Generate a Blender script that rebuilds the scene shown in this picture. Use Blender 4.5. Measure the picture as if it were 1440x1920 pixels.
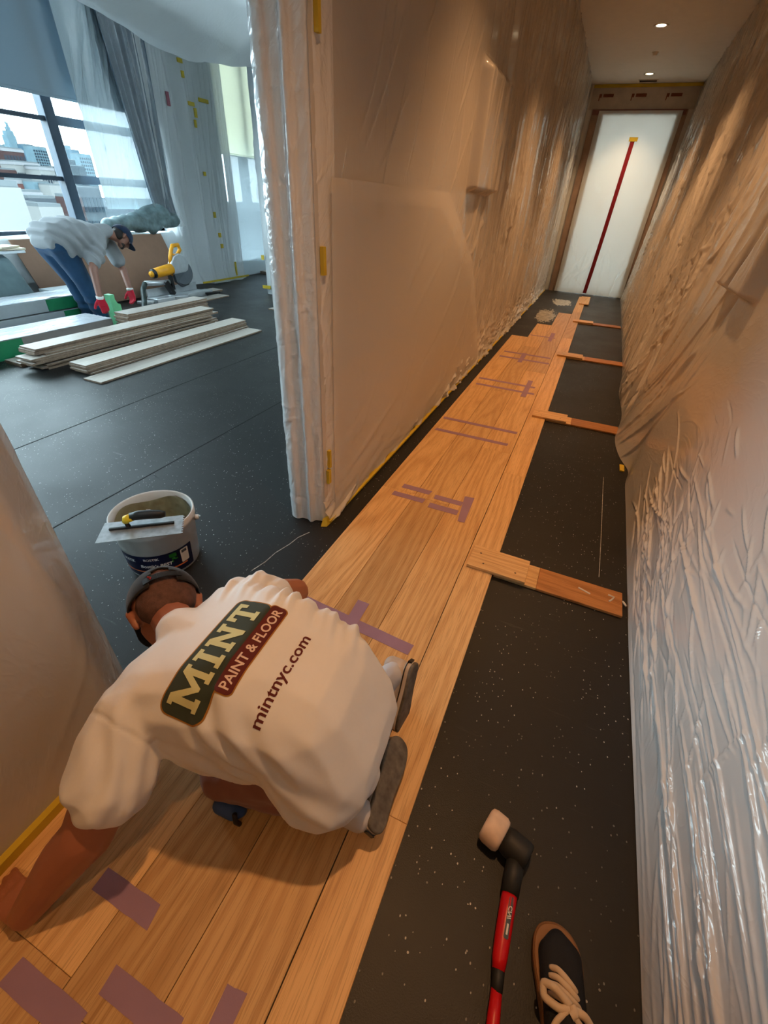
import bpy, bmesh, math, random
import numpy as np
from mathutils import Vector, Matrix, noise as mnoise
from mathutils.bvhtree import BVHTree

for _o in list(bpy.data.objects):
    bpy.data.objects.remove(_o, do_unlink=True)
SC = bpy.context.scene
COL = SC.collection
RNG = random.Random(7)

# ------------------------------------------------------------------ camera
CAMH = 1.5
_P = np.array([720., 960.]); _VY = np.array([1153., 402.]); _VZ = np.array([650., 2100.])
_f = math.sqrt(-float(np.dot(_VY - _P, _VZ - _P)))
def _n(v): return v / np.linalg.norm(v)
_cY = _n(np.array([*(_VY - _P), _f])); _cZ = -_n(np.array([*(_VZ - _P), _f])); _cX = np.cross(_cY, _cZ)
_R = np.stack([_cX, _cY, _cZ], 1)            # world -> camera (x right, y down, z forward)
cam_data = bpy.data.cameras.new('camera')
cam = bpy.data.objects.new('camera', cam_data); COL.objects.link(cam)
_r, _d, _w = _R[0], _R[1], _R[2]
cam.matrix_world = Matrix(((_r[0], -_d[0], -_w[0], 0), (_r[1], -_d[1], -_w[1], 0), (_r[2], -_d[2], -_w[2], CAMH), (0, 0, 0, 1)))
cam_data.sensor_fit = 'HORIZONTAL'; cam_data.sensor_width = 36.0
cam_data.lens = _f * 36.0 / 1440.0
cam_data.clip_start = 0.02; cam_data.clip_end = 6000
SC.camera = cam

# ------------------------------------------------------------------ world, exposure
SC.view_settings.view_transform = 'Standard'
SC.view_settings.look = 'None'
SC.view_settings.gamma = 1.0
SC.view_settings.use_curve_mapping = False
SC.view_settings.exposure = 0.0
SC.cycles.max_bounces = 6; SC.cycles.diffuse_bounces = 3; SC.cycles.glossy_bounces = 3; SC.cycles.transmission_bounces = 3; SC.cycles.transparent_max_bounces = 6
SC.cycles.use_adaptive_sampling = True; SC.cycles.adaptive_threshold = .08; SC.cycles.adaptive_min_samples = 16
SC.cycles.caustics_reflective = False; SC.cycles.caustics_refractive = False
SKY_COLOR = (0.70, 0.90, 1.0)
SKY_STRENGTH = 20.0
world = bpy.data.worlds.new('overcast_sky'); SC.world = world
world.use_nodes = True
_bg = world.node_tree.nodes['Background']
_bg.inputs[0].default_value = (*SKY_COLOR, 1); _bg.inputs[1].default_value = SKY_STRENGTH

def portal(loc, size_y, size_z):
    l = bpy.data.lights.new('window_portal', 'AREA'); l.shape = 'RECTANGLE'
    l.size = size_z; l.size_y = size_y; l.energy = 1
    l.cycles.is_portal = True
    o = bpy.data.objects.new('window_portal', l); COL.objects.link(o)
    o.location = loc; o.rotation_euler = (0, -math.pi / 2, 0)   # faces +X
    return o
WARM = (1.0, 0.51, 0.21)
LAMP_WATTS = 245

# ------------------------------------------------------------------ tagging helpers
def tag(o, label=None, cat=None, group=None, kind=None):
    if label: o['label'] = label
    if cat: o['category'] = cat
    if group: o['group'] = group
    if kind: o['kind'] = kind
    return o
def empty(name, loc=(0, 0, 0), rz=0.0):
    o = bpy.data.objects.new(name, None); COL.objects.link(o)
    o.location = loc; o.rotation_euler = (0, 0, rz); o.empty_display_size = 0.05
    return o
def link(name, me, mat=None, parent=None, loc=None):
    o = bpy.data.objects.new(name, me); COL.objects.link(o)
    if mat is not None and len(me.materials) == 0: me.materials.append(mat)
    if parent is not None:
        o.parent = parent
    if loc is not None: o.location = loc
    return o

# ------------------------------------------------------------------ mesh builder
class MB:
    def __init__(s): s.v = []; s.f = []
    def add(s, vs, fs):
        b = len(s.v); s.v += [tuple(map(float, p)) for p in vs]; s.f += [tuple(i + b for i in q) for q in fs]; return s
    def box(s, x0, x1, y0, y1, z0, z1):
        return s.add([(x0,y0,z0),(x1,y0,z0),(x1,y1,z0),(x0,y1,z0),(x0,y0,z1),(x1,y0,z1),(x1,y1,z1),(x0,y1,z1)],
                     [(0,3,2,1),(4,5,6,7),(0,1,5,4),(1,2,6,5),(2,3,7,6),(3,0,4,7)])
    def hexa(s, p):     # 8 points bottom ring, top ring
        return s.add(p, [(0,3,2,1),(4,5,6,7),(0,1,5,4),(1,2,6,5),(2,3,7,6),(3,0,4,7)])
    def bar(s, a, b, w, h, up=(0,0,1)):
        a = Vector(a); b = Vector(b); d = (b - a).normalized(); u = Vector(up)
        x = d.cross(u)
        if x.length < 1e-5: x = d.cross(Vector((1,0,0)))
        x.normalize(); u = x.cross(d).normalized()
        x *= w / 2; u *= h / 2
        return s.hexa([a-x-u, a+x-u, b+x-u, b-x-u, a-x+u, a+x+u, b+x+u, b-x+u])
    def tube(s, pts, r, n=10, caps=True):
        pts = [Vector(p) for p in pts]; m = len(pts)
        rs = r if isinstance(r, (list, tuple)) else [r] * m
        rings = []; ref = None
        for i, p in enumerate(pts):
            d = (pts[min(i+1, m-1)] - pts[max(i-1, 0)]).normalized()
            if ref is None:
                ref = d.orthogonal().normalized()
            ref = (ref - d * ref.dot(d)).normalized(); t = d.cross(ref)
            rings.append([p + (ref * math.cos(2*math.pi*k/n) + t * math.sin(2*math.pi*k/n)) * rs[i] for k in range(n)])
        vs = [q for rg in rings for q in rg]; fs = []
        for i in range(m - 1):
            for k in range(n):
                fs.append((i*n+k, i*n+(k+1)%n, (i+1)*n+(k+1)%n, (i+1)*n+k))
        if caps:
            fs.append(tuple(range(n-1, -1, -1))); fs.append(tuple(range((m-1)*n, m*n)))
        return s.add(vs, fs)
    def lathe(s, prof, n=32, c=(0,0,0), axis=None):
        # prof: list of (r, z)
        vs = []; fs = []
        for (r, z) in prof:
            for k in range(n):
                a = 2*math.pi*k/n; vs.append((c[0]+r*math.cos(a), c[1]+r*math.sin(a), c[2]+z))
        for i in range(len(prof)-1):
            for k in range(n):
                fs.append((i*n+k, i*n+(k+1)%n, (i+1)*n+(k+1)%n, (i+1)*n+k))
        if prof[0][0] > 1e-6: fs.append(tuple(range(n-1,-1,-1)))
        if prof[-1][0] > 1e-6: fs.append(tuple(range((len(prof)-1)*n, len(prof)*n)))
        return s.add(vs, fs)
    def prism(s, poly, z0, z1, fn=None):
        n = len(poly)
        vs = [(x, y, z0) for x, y in poly] + [(x, y, z1) for x, y in poly]
        if fn: vs = [fn(*q) for q in vs]
        return s.add(vs, [tuple(range(n-1,-1,-1)), tuple(range(n, 2*n))] + [(i, (i+1)%n, n+(i+1)%n, n+i) for i in range(n)])
    def xf(s, M):
        s.v = [tuple(M @ Vector(p)) for p in s.v]; return s
    def mesh(s, name):
        me = bpy.data.meshes.new(name); me.from_pydata(s.v, [], s.f); me.update(); return me
    def build(s, name, mat=None, parent=None, smooth=False, bevel=0.0, seg=2, loc=None, merge=False, solid=0.0):
        me = s.mesh(name)
        if bevel > 0 or merge:
            bm = bmesh.new(); bm.from_mesh(me)
            if merge: bmesh.ops.remove_doubles(bm, verts=bm.verts, dist=1e-5)
            bmesh.ops.recalc_face_normals(bm, faces=bm.faces)
            if bevel > 0:
                es = [e for e in bm.edges if len(e.link_faces) == 2 and e.calc_face_angle(0) > 0.5]
                bmesh.ops.bevel(bm, geom=es, offset=bevel, segments=seg, affect='EDGES', profile=0.5, clamp_overlap=True)
            bm.to_mesh(me); bm.free()
        if smooth or bevel > 0:
            me.polygons.foreach_set('use_smooth', [True] * len(me.polygons))
        o = link(name, me, mat, parent, loc)
        if bevel > 0:
            m = o.modifiers.new('wn', 'WEIGHTED_NORMAL'); m.keep_sharp = False
        if solid:
            m = o.modifiers.new('solid', 'SOLIDIFY'); m.thickness = solid
        return o

def grid_mesh(name, X, Y, Z, smooth=True):
    """quad grid mesh from 2-D coordinate arrays"""
    nu, nv = X.shape
    me = bpy.data.meshes.new(name)
    co = np.stack([X, Y, Z], -1).reshape(-1, 3).astype(np.float32)
    idx = np.arange(nu*nv).reshape(nu, nv)
    q = np.stack([idx[:-1,:-1], idx[1:,:-1], idx[1:,1:], idx[:-1,1:]], -1).reshape(-1, 4)
    nq = len(q)
    me.vertices.add(len(co)); me.vertices.foreach_set('co', co.ravel())
    me.loops.add(nq*4); me.loops.foreach_set('vertex_index', q.ravel().astype(np.int32))
    me.polygons.add(nq)
    me.polygons.foreach_set('loop_start', np.arange(0, nq*4, 4, dtype=np.int32))
    me.polygons.foreach_set('loop_total', np.full(nq, 4, dtype=np.int32))
    if smooth: me.polygons.foreach_set('use_smooth', np.ones(nq, dtype=bool))
    me.update(calc_edges=True); me.validate()
    return me

# ------------------------------------------------------------------ material helpers
class NT:
    def __init__(s, name):
        s.m = bpy.data.materials.new(name); s.m.use_nodes = True; s.t = s.m.node_tree
        for n in list(s.t.nodes): s.t.nodes.remove(n)
        s.out = s.n('ShaderNodeOutputMaterial')
    def n(s, typ, **kw):
        nd = s.t.nodes.new(typ)
        for k, v in kw.items():
            if hasattr(nd, k): setattr(nd, k, v)
        return nd
    def put(s, sock, v):
        if v is None: return
        if hasattr(v, 'is_output') or isinstance(v, bpy.types.NodeSocket): s.t.links.new(v, sock)
        elif isinstance(v, (tuple, list)):
            v = tuple(v)
            if sock.type == 'RGBA' and len(v) == 3: v = (*v, 1)
            sock.default_value = v
        else: sock.default_value = v
    def coord(s, kind='Object', scale=(1,1,1), loc=(0,0,0), rot=(0,0,0)):
        c = s.n('ShaderNodeTexCoord'); mp = s.n('ShaderNodeMapping')
        s.t.links.new(c.outputs[kind], mp.inputs[0])
        mp.inputs['Scale'].default_value = scale; mp.inputs['Location'].default_value = loc; mp.inputs['Rotation'].default_value = rot
        return mp.outputs[0]
    def noise(s, vec, scale=5, detail=3, rough=.5, dist=0, out=0):
        nd = s.n('ShaderNodeTexNoise'); s.put(nd.inputs['Vector'], vec); nd.inputs['Scale'].default_value = scale
        nd.inputs['Detail'].default_value = detail; nd.inputs['Roughness'].default_value = rough; nd.inputs['Distortion'].default_value = dist
        return nd.outputs[out]
    def ramp(s, fac, stops):
        nd = s.n('ShaderNodeValToRGB'); s.put(nd.inputs[0], fac); e = nd.color_ramp.elements
        while len(e) < len(stops): e.new(0.5)
        for i, (p, c) in enumerate(stops):
            e[i].position = p
            e[i].color = (*c, 1) if isinstance(c, (tuple, list)) else (c, c, c, 1)
        return nd.outputs[0]
    def math(s, op, a, b=None):
        nd = s.n('ShaderNodeMath'); nd.operation = op; s.put(nd.inputs[0], a)
        if b is not None: s.put(nd.inputs[1], b)
        return nd.outputs[0]
    def mix(s, fac, a, b, blend='MIX'):
        nd = s.n('ShaderNodeMix'); nd.data_type = 'RGBA'; nd.blend_type = blend
        s.put(nd.inputs[0], fac); s.put(nd.inputs[6], a); s.put(nd.inputs[7], b)
        return nd.outputs[2]
    def bump(s, h, strength=.3, dist=.01, nrm=None):
        nd = s.n('ShaderNodeBump'); s.put(nd.inputs['Height'], h); nd.inputs['Strength'].default_value = strength; nd.inputs['Distance'].default_value = dist
        if nrm is not None: s.put(nd.inputs['Normal'], nrm)
        return nd.outputs[0]
    def pbr(s, color, rough=.5, metal=0, spec=.5, normal=None, sheen=0, coat=0, trans=0, ior=1.45):
        b = s.n('ShaderNodeBsdfPrincipled')
        s.put(b.inputs['Base Color'], color); s.put(b.inputs['Roughness'], rough); s.put(b.inputs['Metallic'], metal)
        s.put(b.inputs['Specular IOR Level'], spec); s.put(b.inputs['Normal'], normal)
        b.inputs['Sheen Weight'].default_value = sheen; b.inputs['Coat Weight'].default_value = coat
        b.inputs['Transmission Weight'].default_value = trans; b.inputs['IOR'].default_value = ior
        return b.outputs[0]
    def done(s, shader):
        s.t.links.new(shader, s.out.inputs[0]); return s.m
    def mixs(s, fac, a, b):
        nd = s.n('ShaderNodeMixShader'); s.put(nd.inputs[0], fac); s.t.links.new(a, nd.inputs[1]); s.t.links.new(b, nd.inputs[2]); return nd.outputs[0]
    def rand(s):
        return s.n('ShaderNodeObjectInfo').outputs['Random']

def srgb(r, g, b):
    f = lambda c: (c/255/12.92) if c/255 <= .04045 else ((c/255+.055)/1.055)**2.4
    return (f(r), f(g), f(b))
def simple(name, col, rough=.5, metal=0, spec=.5, var=.12, vscale=8, bump=0.0, bscale=60, coat=0, sheen=0):
    t = NT(name); v = t.coord('Object')
    nz = t.noise(v, vscale, 2, .6)
    k = t.ramp(nz, [(.3, 1-var), (.7, 1+var*.4)])
    c = t.mix(1.0, (*col, 1), k, 'MULTIPLY')
    nr = t.bump(t.noise(v, bscale, 3, .6), bump, .004) if bump else None
    return t.done(t.pbr(c, rough, metal, spec, nr, sheen, coat))

M = {}
# poly film: cloudy film over a wall, part see-through
def film(name, col, rough=.32, clear=.25, transl=.15, bscale=9, bstr=.35, stretch=(1, 1, .35), spec=.5, coat=.0, crough=.12):
    t = NT(name); v = t.coord('Object', scale=stretch)
    w = t.noise(t.coord('Object', scale=(1,1,1)), 1.3, 0, .5, 0, 1)
    vv = t.n('ShaderNodeVectorMath'); vv.operation = 'ADD'; t.put(vv.inputs[0], v); t.put(vv.inputs[1], w)
    n1 = t.noise(vv.outputs[0], bscale, 3, .62)
    ridge = t.math('SUBTRACT', 1.0, t.math('MULTIPLY', t.math('ABSOLUTE', t.math('SUBTRACT', n1, .5)), 5.0))
    ridge = t.math('POWER', t.math('MAXIMUM', ridge, 0.0), 3.0)
    n2 = t.noise(v, bscale*5, 1, .6)
    h = t.math('ADD', t.math('MULTIPLY', ridge, .6), t.math('MULTIPLY', n2, .35))
    nr = t.bump(h, bstr, .006)
    b = t.pbr(col, rough, 0, spec, nr)
    pn = b.node; pn.inputs['Coat Weight'].default_value = coat; pn.inputs['Coat Roughness'].default_value = crough; t.put(pn.inputs['Coat Normal'], nr)
    tr = t.n('ShaderNodeBsdfTranslucent'); t.put(tr.inputs[0], col); t.put(tr.inputs['Normal'], nr)
    s1 = t.mixs(transl, b, tr.outputs[0])
    tp = t.n('ShaderNodeBsdfTransparent')
    return t.done(t.mixs(clear, s1, tp.outputs[0]))
M['film_hall'] = film('poly_film_hall', (.74, .71, .68), .34, .27, .08, 9, .16, (1, 1, .16), .5, 1.0, .13)
M['film_right'] = film('poly_film_right', (.76, .75, .74), .32, .14, .10, 8, .22, (1, .22, .9), .5, 1.0, .12)
M['film_room'] = film('poly_film_room', (.76, .80, .82), .38, .16, .25, 6, .25, (1, 1, .25))
M['film_jamb'] = film('poly_film_jamb', (.82, .82, .83), .30, .06, .08, 16, .28, (1, 1, .5), .5, 1.0, .12)
M['film_door'] = film('poly_film_door', (.86, .88, .84), .45, .04, .55, 4, .15, (1, 1, .4))
M['film_clear'] = film('poly_film_clear', (.60, .70, .75), .25, .03, .10, 5, .35, (1, 1, .25))
M['wall'] = simple('painted_plaster', (.70, .66, .60), .7, var=.05)
M['wall_room'] = simple('painted_plaster_room', (.66, .68, .68), .7, var=.05)
M['ceiling'] = simple('painted_ceiling', (.72, .70, .66), .75, var=.03)
M['ytape'] = simple('yellow_tape', srgb(206, 178, 50), .5, var=.1)
M['ptape'] = simple('lilac_masking_tape', srgb(150, 120, 146), .65, var=.08, bump=.15, bscale=300)
M['rtape'] = simple('dull_red_tape', srgb(132, 88, 80), .5, var=.12)
M['zip'] = simple('dark_red_zip', srgb(125, 12, 26), .5, var=.2)

def underlay():
    t = NT('black_rubber_underlay'); v = t.coord('Object')
    n1 = t.noise(v, 1.7, 5, .6); n2 = t.noise(v, 260, 2, .6)
    base = t.mix(n1, (.007, .0068, .0066, 1), (.015, .0148, .0145, 1))
    def flecks(scale, thr, seedloc, stretch=(1,1,1)):
        vo = t.n('ShaderNodeTexVoronoi'); t.put(vo.inputs['Vector'], t.coord('Object', scale=stretch, loc=seedloc)); vo.inputs['Scale'].default_value = scale
        vo.inputs['Randomness'].default_value = 1
        near = t.math('LESS_THAN', vo.outputs['Distance'], thr)
        pick = t.n('ShaderNodeSeparateColor'); t.put(pick.inputs[0], vo.outputs['Color'])
        return t.math('MULTIPLY', near, t.math('GREATER_THAN', pick.outputs[0], .70))
    clump = t.ramp(t.noise(v, 2.6, 3, .6), [(.45, .0), (.62, 1.0)])
    f1 = t.math('MULTIPLY', flecks(75, .15, (0,0,0), (1, .7, 1)), t.math('ADD', clump, .25))
    f2 = t.math('MULTIPLY', flecks(36, .10, (3,5,0)), t.math('ADD', clump, .1))
    f = t.math('MULTIPLY', t.math('MINIMUM', t.math('ADD', f1, f2), 1.0), .95)
    scr = t.noise(t.coord('Object', scale=(.6, 6, 1), rot=(0, 0, .5)), 7, 4, .7)
    scuff = t.math('MULTIPLY', t.ramp(scr, [(.62, 0.), (.78, 1.)]), t.ramp(t.noise(v, .9, 2, .5), [(.45, 0.), (.7, .16)]))
    c = t.mix(t.math('MAXIMUM', f, scuff), base, (.55, .53, .50, 1))
    nr = t.bump(n2, .25, .003)
    r = t.ramp(n1, [(.2, .40), (.8, .56)])
    return t.done(t.pbr(c, r, 0, .42, nr))
M['underlay'] = underlay()

def oak(name, light, dark, red=0.0, rough=.42):
    t = NT(name)
    rnd = t.rand()
    off = t.n('ShaderNodeCombineXYZ'); t.put(off.inputs[0], t.math('MULTIPLY', rnd, 13.0)); t.put(off.inputs[1], t.math('MULTIPLY', rnd, 71.0)); t.put(off.inputs[2], t.math('MULTIPLY', rnd, 5.0))
    def vec(scale):
        a = t.n('ShaderNodeVectorMath'); a.operation = 'ADD'
        tc = t.n('ShaderNodeTexCoord'); t.put(a.inputs[0], tc.outputs['Object']); t.put(a.inputs[1], off.outputs[0])
        b = t.n('ShaderNodeVectorMath'); b.operation = 'MULTIPLY'; t.put(b.inputs[0], a.outputs[0]); b.inputs[1].default_value = scale
        return b.outputs[0]
    warp = t.noise(vec((4.2, .42, 1)), 1.0, 2, .5)
    sx = t.n('ShaderNodeSeparateXYZ'); t.put(sx.inputs[0], vec((1, 1, 1)))
    ph = t.math('ADD', t.math('MULTIPLY', warp, 58.0), t.math('MULTIPLY', sx.outputs[0], 120.0))
    ring = t.math('ADD', t.math('MULTIPLY', t.math('SINE', ph), .5), .5)
    ring = t.math('POWER', ring, 1.8)
    fine = t.noise(vec((300, 7, 30)), 1.0, 3, .65)
    pores = t.ramp(fine, [(.38, 1.0), (.50, 0.0)])
    broad = t.noise(vec((3.2, .7, 1)), 1.0, 3, .55)
    c = t.mix(broad, (*light, 1), (*[a*.55+b*.45 for a, b in zip(light, dark)], 1))
    c = t.mix(t.math('MULTIPLY', ring, .42), c, (*dark, 1))
    c = t.mix(t.math('MULTIPLY', pores, .40), c, (*[d*.6 for d in dark], 1))
    tone = t.ramp(rnd, [(0., .80), (1., 1.14)])
    c = t.mix(1.0, c, tone, 'MULTIPLY')
    nr = t.bump(fine, .12, .001)
    return t.done(t.pbr(c, rough, 0, .35, nr))
M['oak'] = oak('oiled_oak', srgb(228, 190, 136), srgb(176, 126, 74))
M['oak_red'] = oak('reddish_oak', srgb(196, 138, 84), srgb(140, 86, 46))
M['oak_pale'] = oak('raw_pale_oak', srgb(206, 197, 187), srgb(176, 164, 152), rough=.5)
M['oak_edge'] = simple('oak_plywood_edge', srgb(138, 116, 98), .7, var=.3, vscale=30)

# ================================================================== STRUCTURE
CEIL = 3.45; YEND = 11.85
def struct(name, mb, mat, **k):
    o = mb.build(name, mat, **k); o['kind'] = 'structure'; return o
struct('floor', MB().box(-7.6, 1.05, -3.2, 16.2, -.12, 0), M['underlay'])
struct('wall_left', MB().box(-1.22, -1.045, 1.74, YEND, 0, CEIL), M['wall'])
struct('wall_left_near', MB().hexa([(-1.24,-3.2,0),(-1.045,-3.2,0),(-1.045,.36,0),(-1.24,.53,0),(-1.24,-3.2,CEIL),(-1.045,-3.2,CEIL),(-1.045,.36,CEIL),(-1.24,.53,CEIL)]), M['wall'])
struct('trim_1', MB().box(-1.24, -1.045, .36, 1.74, 2.45, CEIL), M['wall'])          # header above the opening
struct('wall_right', MB().box(.86, 1.05, -3.2, YEND, 0, CEIL), M['wall'])
struct('wall_back', MB().box(-7.6, 1.05, -3.35, -3.2, 0, 4.1), M['wall'])
struct('ceiling', MB().box(-1.24, 1.05, -3.2, YEND + .15, CEIL, CEIL + .12), M['ceiling'])
w = MB(); w.box(-1.24, -.78, YEND, YEND + .15, 0, CEIL).box(.60, 1.05, YEND, YEND + .15, 0, CEIL).box(-.78, .60, YEND, YEND + .15, 3.06, CEIL)
struct('wall_end', w, M['wall'])
# room beyond the zip door
w = MB().box(-1.6, -1.5, YEND + .15, 16, 0, CEIL).box(1.4, 1.5, YEND + .15, 16, 0, CEIL).box(-1.6, 1.5, 16, 16.1, 0, CEIL).box(-1.6, 1.5, YEND + .15, 16.1, CEIL, CEIL + .1)
struct('wall_beyond', w, M['wall_room'])
struct('floor_beyond', MB().box(-1.6, 1.5, YEND + .15, 16.1, -.1, .004), M['wall_room'])
# left room shell
struct('ceiling_room', MB().box(-7.6, -1.24, -3.2, 12.2, 4.0, 4.12), M['wall_room'])
struct('wall_room_far', MB().box(-7.6, -1.24, 12.0, 12.15, 0, 4.0), M['wall_room'])
wx0, wx1 = -7.5, -7.08
w = MB()
w.box(wx0, wx1, -3.2, -1.0, 0, 4.0)                     # solid near end
w.box(wx0, wx1, 7.0, 8.45, 0, 4.0)                      # pier
w.box(wx0, wx1, 10.6, 12.0, 0, 4.0)
w.box(wx0, wx1, -1.0, 7.0, 0, .84).box(wx0, wx1, 8.45, 10.6, 0, .30)
w.box(wx0, wx1, -1.0, 7.0, 3.9, 4.0).box(wx0, wx1, 8.45, 10.6, 3.9, 4.0)
struct('wall_window', w, M['wall_room'])

M['steel'] = simple('dark_window_steel', srgb(42, 58, 74), .45, var=.1)
def glass_mat():
    t = NT('window_glass'); g = t.n('ShaderNodeBsdfGlossy'); g.inputs['Roughness'].default_value = .02
    tp = t.n('ShaderNodeBsdfTransparent'); tp.inputs[0].default_value = (.96, .98, .98, 1)
    return t.done(t.mixs(.05, tp.outputs[0], g.outputs[0]))
M['glass'] = glass_mat()
def window(name, y0, y1, z0, z1, mulls, bars, thick_after=99):
    r = empty(name, (-7.42, (y0+y1)/2, z0)); r['kind'] = 'structure'
    cy = (y0+y1)/2
    fr = MB().box(-.05, .05, y0-cy, y0-cy+.08, 0, z1-z0).box(-.05, .05, y1-cy-.08, y1-cy, 0, z1-z0).box(-.05, .05, y0-cy, y1-cy, 0, .07).box(-.05, .05, y0-cy, y1-cy, z1-z0-.07, z1-z0)
    fr.build('window_frame', M['steel'], r)
    edges = [y0] + list(mulls) + [y1]
    for m in mulls:
        MB().box(-.075, .075, m-.075-cy, m+.075-cy, .0, z1-z0).build('mullion', M['steel'], r, bevel=.01)
    for i in range(len(edges)-1):
        a, b = edges[i]+.06-cy, edges[i+1]-.06-cy
        th = .05 if edges[i] > thick_after else .024
        zs = [0] + [q-z0 for q in bars] + [z1-z0]
        for q in bars:
            MB().box(-.045, .045, a, b, q-z0-th, q-z0+th).build('transom_bar', M['steel'], r)
        for j in range(len(zs)-1):
            MB().box(-.004, .004, a, b, zs[j]+.01, zs[j+1]-.01).build('pane', M['glass'], r)
    return r
window('window_1', -1.0, 7.0, .84, 3.9, [-.1, 1.28, 2.66, 4.04, 5.42], [1.52, 2.17], 5.0)
window('window_2', 8.45, 10.6, .30, 3.9, [9.5], [1.2, 2.1])
portal((-7.05, 3.0, 1.62), 7.9, 1.56)
portal((-7.05, 9.5, 2.1), 2.1, 3.6)

# ------------------------------------------------------------------ sheet folds
def ridges(U, V, n, seed, ang, angsd, ln, wd, amp, urange=None, vrange=None, curve=.0, taper=1.0):
    """sum of thin creases: U, V in metres on the sheet; ang measured from +V (up)"""
    r = np.random.RandomState(seed); H = np.zeros_like(U)
    u0, u1 = urange or (U.min(), U.max()); v0, v1 = vrange or (V.min(), V.max())
    for i in range(n):
        cu = r.uniform(u0, u1); cv = r.uniform(v0, v1); a = ang + r.normal(0, angsd)
        L = ln * r.uniform(.4, 1.5); W = wd * r.uniform(.6, 1.5); A = amp * r.uniform(.4, 1.3) * (1 if r.rand() < .75 else -1)
        du, dv = U - cu, V - cv
        m = (np.abs(du) < L + .1) & (np.abs(dv) < L + .1)
        if not m.any(): continue
        s = du[m]*math.sin(a) + dv[m]*math.cos(a); t = du[m]*math.cos(a) - dv[m]*math.sin(a)
        t = t + curve * r.normal() * s * s + .15*W*np.sin(s*40/max(L,.1)+i)
        H[m] += A * np.exp(-(t/W)**2) * np.clip(1 - (s/L)**2, 0, 1)**taper
    return H
def smooth_noise(U, V, scale, seed, n=5):
    r = np.random.RandomState(seed); H = np.zeros_like(U)
    for i in range(n):
        a = r.uniform(0, 6.28); k = scale*r.uniform(.5, 1.6)
        H += np.sin(U*k*math.cos(a) + V*k*math.sin(a) + r.uniform(0, 6.28))
    return H / n
def bumpf(x, c, w): return np.exp(-((x-c)/w)**2)
def geo(a, b, n, k):
    t = np.linspace(0, 1, n); return a + (b-a)*(np.exp(k*t)-1)/(math.exp(k)-1)

# left hall wall film
ys = geo(1.70, YEND - .02, 1050, 1.7); zs = np.concatenate([np.linspace(0.012, .5, 60), np.linspace(.507, 2.4, 170), np.linspace(2.42, CEIL-.01, 40)])
Y, Z = np.meshgrid(ys, zs, indexing='ij')
h = .006*smooth_noise(Y, Z, 2.2, 3) + ridges(Y, Z, 34, 11, .42, .2, .42, .0055, .006, (1.75, 4.0), (.9, 2.5), .35)
h += ridges(Y, Z, 190, 12, 1.25, .16, .7, .010, .013, (1.7, 11), (0, .16))
h += ridges(Y, Z, 330, 13, .06, .12, .75, .013, .020, (4.1, 11.6), (.1, 3.3), .12) + ridges(Y, Z, 120, 15, .1, .35, .25, .010, .014, (4.1, 11.6), (.1, 3.3), .3)
h += ridges(Y, Z, 22, 14, 1.15, .18, .7, .008, .006, (1.8, 4.2), (.3, 1.3), .3)
fr = np.clip((Y-3.79)/.05, 0, 1)*np.clip((4.62-Y)/.12, 0, 1)*np.clip((Z-1.57)/.04, 0, 1)*np.clip((2.30-Z)/.08, 0, 1)
h += .075*fr*fr*(3-2*fr)
h += .018*bumpf(Y, 4.3, .8)*np.clip(1.6-Z, 0, 1)*np.sin(Y*26+Z*2)            # hangs in folds under the picture
h += .025*np.clip(1-Z/.07, 0, 1)
X = -1.028 + h
tag(link('plastic_sheet', grid_mesh('plastic_sheet', X, Y, Z), M['film_hall']), 'clear plastic sheet masking the long left hallway wall past the opening', 'plastic sheet')
sheet_left = bpy.data.objects['plastic_sheet']
for i, (y, z, hh, wd) in enumerate([(1.745, .34, .10, .018), (1.735, .25, .08, .025), (1.738, 1.24, .10, .022), (1.742, 1.92, .10, .020)]):
    MB().box(-1.024, -1.008, y-wd/2, y+wd/2, z, z+hh).build('tape', M['ytape'], sheet_left)
MB().box(-1.02, -.994, 1.70, 11.6, .010, .022).build('floor_tape', M['ytape'], sheet_left)
MB().hexa([(-1.03,1.655,.002),(-1.0,1.67,.002),(-.992,1.80,.002),(-1.03,1.80,.002),(-1.03,1.68,.04),(-1.012,1.69,.04),(-1.008,1.80,.02),(-1.03,1.80,.02)]).build('tape', M['ytape'], sheet_left)
# a second, lighter sheet overlapping the near end of that wall
uu = np.linspace(0, 1, 160); vv = np.linspace(0, 1, 90); U, V = np.meshgrid(uu, vv, indexing='ij')
top = 1.56; ymax = np.interp(V*top, [0, .55, 1.1, 1.56], [5.2, 4.75, 4.2, 3.3]); Y2 = 1.78 + U*(ymax-1.78); Z2 = .05 + V*(top-.05)
X2 = -1.005 + .004*smooth_noise(Y2, Z2, 3, 9) + ridges(Y2, Z2, 22, 21, .7, .5, .5, .01, .005) + .01*V
M['film_over'] = film('poly_film_overlap', (.80, .78, .75), .4, .45, .1, 5, .10, (1, .8, .3))
tag(link('plastic_sheet', grid_mesh('plastic_sheet', X2, Y2, Z2), M['film_over']), 'lower overlapping flap of clear plastic with a slanting edge on the left wall', 'plastic sheet')

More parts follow.
